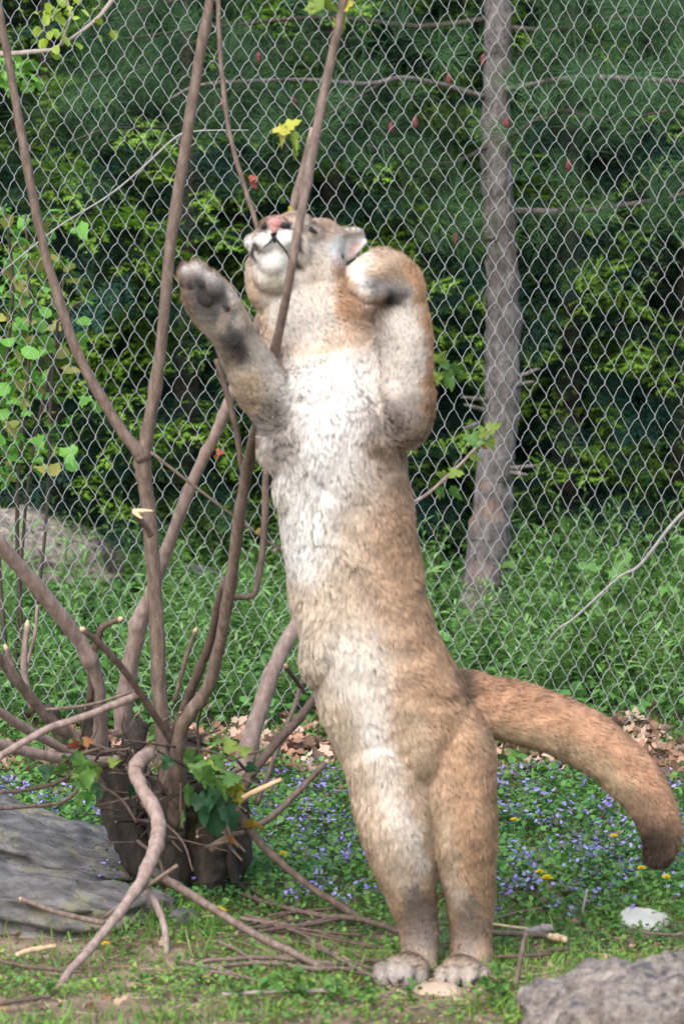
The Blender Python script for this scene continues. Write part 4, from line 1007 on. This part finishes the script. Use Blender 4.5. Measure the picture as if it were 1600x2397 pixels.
    OC = (np.array([(1, 0, 0), (-1, 0, 0), (0, 1, 0), (0, -1, 0), (0, 0, .8), (0, 0, -.8)]), [np.array([(0, 2, 4), (2, 1, 4), (1, 3, 4), (3, 0, 4), (2, 0, 5), (1, 2, 5), (3, 1, 5), (0, 3, 5)])])
    col = np.array([.26, .19, .14])[None] * rng.uniform(.5, 1.5, n)[:, None]
    ss.add(*scatter(OC[0], OC[1], np.stack([x, y, gz(x, y) + .002], -1), rotmats(n, None, rng.normal(0, .4, n)), rng.uniform(.002, .008, n), col))
    o = link('straw', ss.mesh('straw', M_LITTER)); tag(o, 'bits of straw and twig littering the trodden ground', 'straw', kind='stuff')
cover()

# ------------------------------------------------------------------ dandelions, single plants
def dandelion(px, py, r, label, dz=.095):
    p = PG(px, py + dz * 860)
    root = tag(empty('dandelion', p), label, 'flower', 'dandelions in the grass')
    V, F = tube(np.array([(0, 0, -.01), (.003, 0, dz * .5), (0, 0, dz)]), [.0018, .0016, .0014], 5)
    o = bpy.data.objects.new('stem', mesh_np('stem', V, F, np.full((len(V), 3), (.2, .3, .08)), mat=M_LEAF)); COL.objects.link(o); o.parent = root
    s = Soup()
    for ring, (n, tilt, L) in enumerate(((18, .25, 1), (14, .7, .8), (8, 1.1, .55))):
        yaw = np.linspace(0, 2 * np.pi, n, endpoint=False) + ring
        s.add(*scatter(LANCE[0], LANCE[1], np.tile([[0, 0, dz]], (n, 1)).astype(float), rotmats(n, yaw, np.full(n, tilt)), np.full(n, r * L), np.tile([[.78, .56, .01]], (n, 1)) * rng.uniform(.85, 1.1, n)[:, None]))
    o = bpy.data.objects.new('flower_head', s.mesh('flower_head', M_FLOWER)); COL.objects.link(o); o.parent = root
DL = 'yellow dandelion blooming among the purple flowers'
for px, py in ((1262, 2050), (1279, 2060), (1434, 1966), (1500, 2040), (1558, 2062), (1202, 1905), (662, 2012)):
    dandelion(px, py, .014 if px != 1279 else .018, DL)
for px, py in ((508, 2160), (500, 2165), (520, 2164)):
    dandelion(px, py, .014, 'yellow dandelion below the pruned stump', .05)
dandelion(247, 2232, .013, 'yellow dandelion at the edge of the grey slabs', .04)

# ------------------------------------------------------------------ weeds
def weed_mesh(h, kind, seed):
    r2 = np.random.default_rng(seed); s = Soup()
    if kind == 'lance':
        ns = r2.integers(2, 5)
        for q in range(ns):
            a = r2.uniform(0, 6.28); lean = r2.uniform(.05, .25); hh = h * r2.uniform(.65, 1)
            top = np.array([math.cos(a) * lean * hh, math.sin(a) * lean * hh, hh])
            path = catmull(np.array([(0, 0, -.02), tuple(top * .5 * np.array([.7, .7, 1])), tuple(top)]), 6)
            V, F = tube(path, np.linspace(.003, .0012, 6), 4, False); s.add(V, F, np.array([.14, .26, .06]))
            nl = int(12 * hh / .4) + 5
            f = np.linspace(.18, 1, nl); p = np.stack([np.interp(f, np.linspace(0, 1, 6), path[:, i]) for i in range(3)], -1)
            yaw = np.arange(nl) * 2.4 + r2.uniform(0, 6)
            t = r2.uniform(.6, 1.25, nl)[:, None]
            s.add(*scatter(LANCE[0], LANCE[1], p, rotmats(nl, yaw, r2.uniform(.05, .8, nl) + .5 * (f > .9), r2.normal(0, .3, nl)), r2.uniform(.055, .10, nl) * (1.1 - .5 * f), np.array([.18, .34, .10])[None] * t))
    else:
        tpl = MAPLE if kind == 'maple' else ROUND
        ns = r2.integers(3, 6)
        for q in range(ns):
            a = r2.uniform(0, 6.28); lean = r2.uniform(.15, .6); hh = h * r2.uniform(.5, 1)
            top = np.array([math.cos(a) * lean * hh, math.sin(a) * lean * hh, hh])
            path = catmull(np.array([(0, 0, -.02), tuple(top * .55 * np.array([.6, .6, 1.15])), tuple(top)]), 6)
            V, F = tube(path, np.linspace(.004, .0015, 6), 4, False); s.add(V, F, np.array([.16, .2, .07]))
            nl = r2.integers(6, 11)
            f = r2.uniform(.3, 1, nl); p = np.stack([np.interp(f, np.linspace(0, 1, 6), path[:, i]) for i in range(3)], -1)
            p += r2.normal(0, .03, p.shape)
            t = r2.uniform(.6, 1.3, nl)[:, None]
            s.add(*scatter(tpl[0], tpl[1], p, rotmats(nl, r2.uniform(0, 6.3, nl), r2.normal(-.15, .4, nl), r2.normal(0, .5, nl)), r2.uniform(.04, .075, nl) if kind == 'maple' else r2.uniform(.04, .08, nl), np.array([.105, .23, .05])[None] * t))
    return s.mesh('weed', M_LEAF)
LW = [weed_mesh(.42, 'lance', 100 + i) for i in range(6)]
MW = [weed_mesh(.55, 'maple', 200 + i) for i in range(5)]
RW = [weed_mesh(.30, 'round', 300 + i) for i in range(4)]
def plant(name, me, x, y, s, label, group):
    o = bpy.data.objects.new(name, me); COL.objects.link(o)
    o.location = (x, y, float(gz(x, y))); o.rotation_euler = (0, 0, random.uniform(0, 6.28)); o.scale = (s, s, s * random.uniform(.85, 1.1))
    tag(o, label, 'plant', group)
for i in range(270):
    y = 12.45 + 3.6 * random.random() ** 1.15
    x = random.uniform(-1.15, 1.15) * y / 12.3
    plant('leafy_weed', LW[i % 6], x, y, random.uniform(.6, 1.05), 'slender upright weed with narrow leaves growing behind the fence', 'weeds behind the fence')
for i in range(40):
    y = random.uniform(12.8, 15.5); x = random.uniform(.55, 1.4) if i < 32 else random.uniform(.2, .6)
    plant('maple_seedling', MW[i % 5], x, y, random.uniform(.45, .95) * (1 if x > .65 else .55), 'loose seedling with lobed leaves behind the fence by the pine trunk', 'lobed seedlings behind the fence')
for px, py, Y in ((1380, 1200, 13.2), (1560, 1300, 13.3), (1500, 1400, 13.0)):
    g = P(px, py, Y); plant('maple_seedling', MW[0], g.x, Y, 1.15, 'loose seedling with lobed leaves behind the fence by the pine trunk', 'lobed seedlings behind the fence')
for i in range(38):
    y = random.uniform(11.3, 12.6); x = random.uniform(-1.2, 1.25)
    plant('broadleaf_weed', RW[i % 4], x, y, random.uniform(.3, .65), 'low broad-leaved weed sprouting through the dead leaves', 'broad-leaved weeds at the fence foot')
for px, py, s in ((1140, 2394, .36), (1185, 2384, .3), (780, 2398, .3), (860, 2402, .26), (960, 2400, .24), (560, 2388, .26), (120, 2345, .2), (330, 2330, .2), (470, 2330, .2), (650, 2395, .36), (620, 2380, .3), (700, 2392, .3), (1310, 2180, .22), (280, 2250, .24), (1440, 2185, .25)):
    g = PG(px, py); plant('broadleaf_weed', RW[random.randrange(4)], g.x, g.y, s, 'low broad-leaved weed on the trodden ground around the cougar', 'broad-leaved weeds near the cougar')
def back_cover():
    sp = Soup(); n = 42000
    y = 12.3 + 6.2 * rng.random(n); x = rng.uniform(-1.5, 1.5, n) * y / 11
    pos = np.stack([x, y, gz(x, y) + rng.random(n) * .10], -1)
    col = np.array([.09, .22, .05])[None] * rng.uniform(.5, 1.4, n)[:, None]
    sp.add(*scatter(SMALL[0], SMALL[1], pos, rotmats(n, None, rng.normal(.3, .5, n), rng.normal(0, .5, n)), rng.uniform(.018, .042, n), col))
    o = link('undergrowth', sp.mesh('undergrowth', M_LEAF)); tag(o, 'low green undergrowth carpeting the ground beyond the fence', 'undergrowth', kind='stuff')
back_cover()

# ------------------------------------------------------------------ trees behind the fence
def spray_template(seed, ntw=9, nn=9):
    r2 = np.random.default_rng(seed); V = []; F = []; tip = []
    def twig(o, a, L, base):
        for q in range(nn):
            f = (q + .6) / nn; c = o + np.array([math.cos(a), math.sin(a)]) * L * f
            for sgn in (-1, 1):
                b = a + sgn * r2.uniform(.7, 1.15); l = .085 * (1.1 - .5 * f) * r2.uniform(.8, 1.2)
                e = c + np.array([math.cos(b), math.sin(b)]) * l; w = np.array([-math.sin(b), math.cos(b)]) * .012
                z = r2.normal(0, .012); k = len(V)
                V.extend([(*(c - w), z - .12 * c[0] ** 2), (*(c + w), z - .12 * c[0] ** 2), (*e, z - .12 * e[0] ** 2 + r2.normal(0, .01))]); F.append((k, k + 1, k + 2))
                tip.extend([min(1, base + f * .5)] * 3)
    twig(np.zeros(2), 0, 1.0, .45)
    for i in range(ntw):
        f = .12 + .8 * i / ntw; s2 = 1 if i % 2 else -1
        twig(np.array([f, 0]), s2 * r2.uniform(.6, .95), .52 * (1.15 - .7 * f), .3 * f + .12)
    return np.array(V), [np.array(F)], np.array(tip)
SPRAYS = [spray_template(500 + i) for i in range(4)]
TIP_SPRAY = spray_template(620, 4, 6)
_t = TIP_SPRAY[0].reshape(-1, 3, 3); _m = _t.mean(1, keepdims=True); _t[:] = _m + (_t - _m) * 1.9
CROWNS = {}
def crown_mesh(key, bright, nspray, scl, base, H=3.5, Rad=.73):
    if key in CROWNS: return CROWNS[key]
    V, F = tube(catmull(np.array([(0, 0, -.05), (.03, .02, H * .5), (0, 0, H)]), 10), np.linspace(.07, .01, 10), 8, True, .05)
    tr = mesh_np('trunk', V, F, smooth=True, mat=M_DARKTRUNK)
    s = Soup(); per = nspray // 4
    for tpl in SPRAYS:
        n = per
        z = H * (rng.random(n) ** 1.05) * .98 + .1
        rmax = Rad * np.clip(1.1 - (z / H) ** 1.5, .12, 1) * rng.uniform(.85, 1.15, n)
        rr = rmax * rng.uniform(.3, 1, n) ** .55
        a = rng.uniform(0, 2 * np.pi, n)
        pos = np.stack([rr * np.cos(a), rr * np.sin(a), z + .12 * np.sin(a * 5 + z * 3) - .12 * rr], -1)
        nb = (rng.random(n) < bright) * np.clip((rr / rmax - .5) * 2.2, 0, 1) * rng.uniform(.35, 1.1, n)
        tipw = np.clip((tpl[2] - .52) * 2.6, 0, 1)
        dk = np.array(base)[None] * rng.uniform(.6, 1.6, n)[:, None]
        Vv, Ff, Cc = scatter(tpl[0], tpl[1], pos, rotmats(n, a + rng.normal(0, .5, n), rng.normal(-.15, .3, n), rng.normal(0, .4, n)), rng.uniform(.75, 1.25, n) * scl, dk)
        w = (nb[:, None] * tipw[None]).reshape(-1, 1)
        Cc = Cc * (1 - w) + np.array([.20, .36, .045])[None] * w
        s.add(Vv, Ff, Cc)
    nb = int(400 * bright)                     # fresh tips, in tiers at the outside of the crown
    tpl = TIP_SPRAY
    z = np.round(H * rng.random(nb) / .17) * .17 + rng.normal(0, .025, nb) + .1
    rmax = Rad * np.clip(1.12 - (z / H) ** 1.5, .12, 1)
    a = rng.uniform(0, 2 * np.pi, nb)
    for q in range(4):
        aa = a + rng.normal(0, .10, nb)
        pos = np.stack([rmax * np.cos(aa), rmax * np.sin(aa), z - .1 * rmax + rng.normal(0, .018, nb)], -1)
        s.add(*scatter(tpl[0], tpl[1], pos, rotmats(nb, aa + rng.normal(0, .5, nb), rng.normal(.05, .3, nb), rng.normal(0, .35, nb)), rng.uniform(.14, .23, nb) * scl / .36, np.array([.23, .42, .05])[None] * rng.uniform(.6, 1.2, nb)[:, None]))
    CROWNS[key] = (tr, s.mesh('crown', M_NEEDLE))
    return CROWNS[key]
def conifer(name, x, y, sxy, sz, label, key, bright, nspray, scl, group, base):
    root = tag(empty(name, (x, y, 0)), label, 'tree', group)
    root.rotation_euler = (0, 0, random.uniform(0, 6.28)); root.scale = (sxy, sxy, sz)
    for nm, me in zip(('trunk', 'crown'), crown_mesh(key, bright, nspray, scl, base)):
        o = bpy.data.objects.new(nm, me); COL.objects.link(o); o.parent = root
for px, Y, H, Rd, br, lb in ((130, 16.6, 3.6, .75, .5, 'dark conifer with bright new tips behind the climbing shrub'), (430, 16.2, 3.4, .70, .6, 'dark conifer with bright new tips behind the forked bare stem'),
        (760, 16.5, 3.5, .72, .6, 'dark conifer with bright new tips behind the cougar\'s head'), (1010, 16.9, 3.6, .7, .6, 'dark conifer with bright new tips between the cougar and the pine trunk'),
        (1320, 16.6, 3.5, .72, .6, 'dark conifer with bright new tips just past the pine trunk, away from the cougar'), (1600, 16.8, 3.6, .75, .25, 'dark conifer with few bright tips behind the arching dead cane'),
        (-160, 17, 3.6, .8, .4, 'dark conifer at the end of the row beyond the pale-barked tree'), (1860, 17, 3.6, .8, .3, 'dark conifer at the end of the row beyond the arching cane')):
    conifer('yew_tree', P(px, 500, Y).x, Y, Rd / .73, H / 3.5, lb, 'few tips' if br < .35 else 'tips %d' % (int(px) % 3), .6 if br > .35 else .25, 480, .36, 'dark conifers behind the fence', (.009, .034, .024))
for i in range(16):
    conifer('forest_conifer', -3.2 + (i % 9) * .8 + .4 * (i // 9), 19.6 + .9 * (i % 2) + 2.4 * (i // 9), 1.4, 1.7, 'tall dark conifer farther back in the wood', 'far %d' % (i % 2), .08, 480, .47, 'tall conifers farther back', (.008, .027, .019))

# the pine with its bare grey trunk
pine = tag(empty('pine_tree', PG(1120, 1490)), 'pine with a bare grey trunk and long needles behind the fence', 'tree')
PY = float(pine.location.y)
def pst(name, pts, Y0, Y1, mat=M_PINE, sides=16, wob=.05, knots=0, n=None): return stem(name, pts, Y0, Y1, mat, pine, sides, wob, knots, n)
pst('trunk', [(1118, 1560, 66), (1122, 1490, 58), (1134, 1360, 52), (1146, 1230, 48), (1160, 1090, 43), (1172, 960, 41), (1177, 800, 40), (1174, 640, 38), (1166, 480, 37), (1162, 320, 35), (1164, 150, 32), (1166, 0, 31), (1166, -300, 26), (1166, -700, 18)], PY, PY, knots=5, n=110)
for x, y, a, L in ((1130, 1300, 170, 26), (1195, 1095, 5, 60), (1195, 1105, -10, 40), (1135, 960, 165, 50), (1138, 935, 175, 60), (1210, 900, 10, 40), (1180, 1330, 0, 30), (1120, 990, 200, 40), (1215, 880, 20, 50)):
    pst('dead_twig', [(x, y, 6), (x + L * .6 * math.cos(R(a)), y - L * .6 * math.sin(R(a)), 5), (x + L * math.cos(R(a)), y - L * math.sin(R(a)), 3)], PY - .04, PY - .08, sides=6)
LIMBS = [[(1195, 492, 11), (1300, 494, 10), (1400, 488, 9), (1570, 460, 8), (1700, 430, 6)], [(1170, 210, 10), (1340, 182, 10), (1480, 184, 9), (1620, 192, 8)], [(1150, 230, 10), (960, 182, 9), (860, 196, 8), (720, 186, 7), (560, 190, 7), (460, 200, 5), (400, 230, 4)],
         [(1170, 40, 10), (980, 60, 9), (760, 40, 7), (520, 60, 6), (300, 90, 5)], [(1170, 60, 9), (1300, 70, 8), (1450, 40, 7), (1620, 60, 6)], [(1160, 330, 8), (1060, 380, 7), (960, 370, 6), (860, 340, 5)], [(1180, 330, 8), (1300, 260, 7), (1420, 280, 6), (1560, 260, 5)],
         [(1165, -80, 10), (900, -60, 8), (600, -40, 7), (250, 40, 5)], [(1165, -100, 10), (1350, -60, 8), (1620, -40, 6)], [(1170, 560, 7), (1110, 560, 6), (1040, 540, 4)], [(400, 140, 6), (300, 160, 5), (200, 180, 4)], [(900, 190, 6), (760, 270, 5), (640, 310, 4)], [(560, 190, 6), (420, 290, 5), (260, 300, 4), (170, 330, 4)]]
PINE_TUFTS = []
for q, L in enumerate(LIMBS):
    y1 = PY - random.uniform(.1, 1.1)
    pst('limb', [(a, b, c * .72) for a, b, c in L], PY, y1, M_PINE if q in (0, 1, 2) else M_DARKTRUNK, 8, .06)
    n = len(L)
    for t in np.linspace(.12, 1, 20):
        u = t * (n - 1); i = min(int(u), n - 2); f = u - i
        x = L[i][0] + (L[i + 1][0] - L[i][0]) * f; yy = L[i][1] + (L[i + 1][1] - L[i][1]) * f
        PINE_TUFTS.append((x + random.gauss(0, 30), yy + random.gauss(15, 42), PY + (y1 - PY) * t + random.gauss(0, .22)))
for _ in range(55):
    PINE_TUFTS.append((random.uniform(120, 1680), random.uniform(-60, 330) + (60 if random.random() < .3 else 0), PY + random.uniform(-.7, .7)))
def pine_crown():
    s = Soup()
    NL = (np.array([(0, -.0055, 0), (0, .0055, 0), (.55, -.0055, -.02), (.55, .0055, -.02), (1, 0, -.10)]), [np.array([(0, 1, 3, 2)]), np.array([(2, 3, 4)])])
    for px, py, Y in PINE_TUFTS:
        if 1090 < px < 1230 and Y < PY + .1 and random.random() < .8: continue
        p = np.array(P(px, py, Y) - pine.location); n = 85
        ax = rng.uniform(0, 6.28); el = rng.uniform(-.1, .9)
        yaw = ax + rng.normal(0, .75, n); tl = el + rng.normal(-.1, .6, n)
        off = rng.random(n)[:, None] * .12 * np.array([[math.cos(ax) * math.cos(el), math.sin(ax) * math.cos(el), math.sin(el)]])
        g = rng.uniform(.4, 1.35) * (1.25 if px > 1200 else 1)
        col = np.array([.044, .098, .038])[None] * g * rng.uniform(.6, 1.5, n)[:, None]
        s.add(*scatter(NL[0], NL[1], p[None] + off, rotmats(n, yaw, tl, rng.uniform(0, 3, n)), rng.uniform(.10, .17, n), col))
    o = bpy.data.objects.new('crown', s.mesh('crown', M_NEEDLE)); COL.objects.link(o); o.parent = pine
pine_crown()
for px, py in ((605, 132), (690, 240), (1050, 182), (915, 296), (972, 284), (1186, 285), (1330, 385), (1066, 555), (1130, 138), (520, 240)):
    Y = PY - .75
    lofted('cone', [(px, py + 13, 4, 0), (px, py + 6, 6.5, 0), (px, py - 3, 6, 0), (px + 1, py - 12, 3, 0)], Y, M_CONE, pine, 9, .12)
# pale-barked tree leaning in from the left behind the fence
bt = tag(empty('pale_tree', (P(-220, 900, 13.3).x, 13.3, 0)), 'pale-barked tree with round yellow-green leaves reaching over behind the fence', 'tree')
stem('trunk', [(-220, 1620, 40), (-215, 1000, 34), (-200, 400, 28), (-190, -200, 22), (-190, -500, 15)], 13.3, 13.3, M_DEADWOOD, bt, 12)
stem('branch', [(-200, 170, 9), (-60, 128, 8), (20, 126, 7), (80, 120, 6), (122, 116, 5)], 13.3, 12.9, M_DEADWOOD, bt, 8)
stem('branch', [(122, 116, 4), (180, 80, 4), (230, 40, 5), (262, 0, 6), (300, -60, 7)], 12.9, 13.0, M_DEADWOOD, bt, 8)
stem('branch', [(140, 105, 3), (155, 70, 3), (165, 30, 3), (150, -20, 3)], 12.9, 12.9, M_DEADWOOD, bt, 6)
for i in range(46):
    px = random.gauss(150, 36); py = random.choice([random.uniform(-20, 40), random.uniform(20, 130)])
    leaf_obj('leaf', ROUND, P(px, py, random.uniform(12.7, 13.1)), random.uniform(.028, .04), random.uniform(0, 6.28), random.uniform(-1.2, .3), random.uniform(-.9, .9), np.array([.30, .42, .04]) * random.uniform(.7, 1.2), bt)
for i in range(40):
    px, py = random.uniform(-20, 90), random.uniform(130, 205)
    leaf_obj('leaf', MAPLE, P(px, py, random.uniform(14.4, 14.9)), random.uniform(.05, .08), random.uniform(0, 6.28), random.uniform(-.7, .3), random.uniform(-.9, .9), np.array([.16, .36, .05]) * random.uniform(.7, 1.2), bt)

# climbing shrub on the far side of the fence, left
vs = tag(empty('leafy_shrub', PG(40, 1640)), 'leafy green shrub climbing the far side of the fence', 'shrub')
for pts in ([(60, 1640, 6), (40, 1200, 5), (70, 800, 4), (60, 500, 3)], [(20, 1640, 6), (-10, 1100, 5), (30, 700, 4), (10, 480, 3)], [(60, 1640, 5), (110, 1200, 4), (120, 900, 4), (150, 640, 3)], [(30, 1640, 5), (70, 1100, 4), (150, 760, 3), (200, 700, 2)]):
    stem('stem', pts, 12.9, 12.6 + random.random() * .3, M_DARKTRUNK, vs, 6)
for i in range(230):
    py = random.uniform(480, 1130); px = abs(random.gauss(0, 80)) - 30 + (30 if 560 < py < 1000 else 0)
    c = np.array([.13, .32, .05]) if random.random() < .75 else np.array([.3, .3, .08])
    leaf_obj('leaf', MAPLE if random.random() < .4 else ROUND, P(px, py, random.uniform(12.55, 13.3)), random.uniform(.04, .075), random.uniform(0, 6.28), random.uniform(-.9, .3), random.uniform(-.8, .8), c * random.uniform(.6, 1.25), vs)

def cane(pts, Y0, Y1, label, mat=M_CANE):
    o = stem('dead_cane', pts, Y0, Y1, mat, None, 6); tag(o, label, 'branch')
cane([(0, 640, 2), (130, 535, 2.2), (250, 460, 2.4), (330, 395, 2.6), (412, 320, 2.8), (460, 306, 2), (582, 304, 1.4)], 12.5, 12.5, 'thin grey dead cane slanting across the back of the fence')
cane([(1640, 1160, 5), (1570, 1230, 5), (1500, 1320, 4.5), (1450, 1350, 3), (1400, 1395, 3.5), (1340, 1450, 3), (1290, 1490, 2.5), (1200, 1640, 2.5)], 12.55, 12.7, 'arching pale dead cane behind the fence among the seedlings')
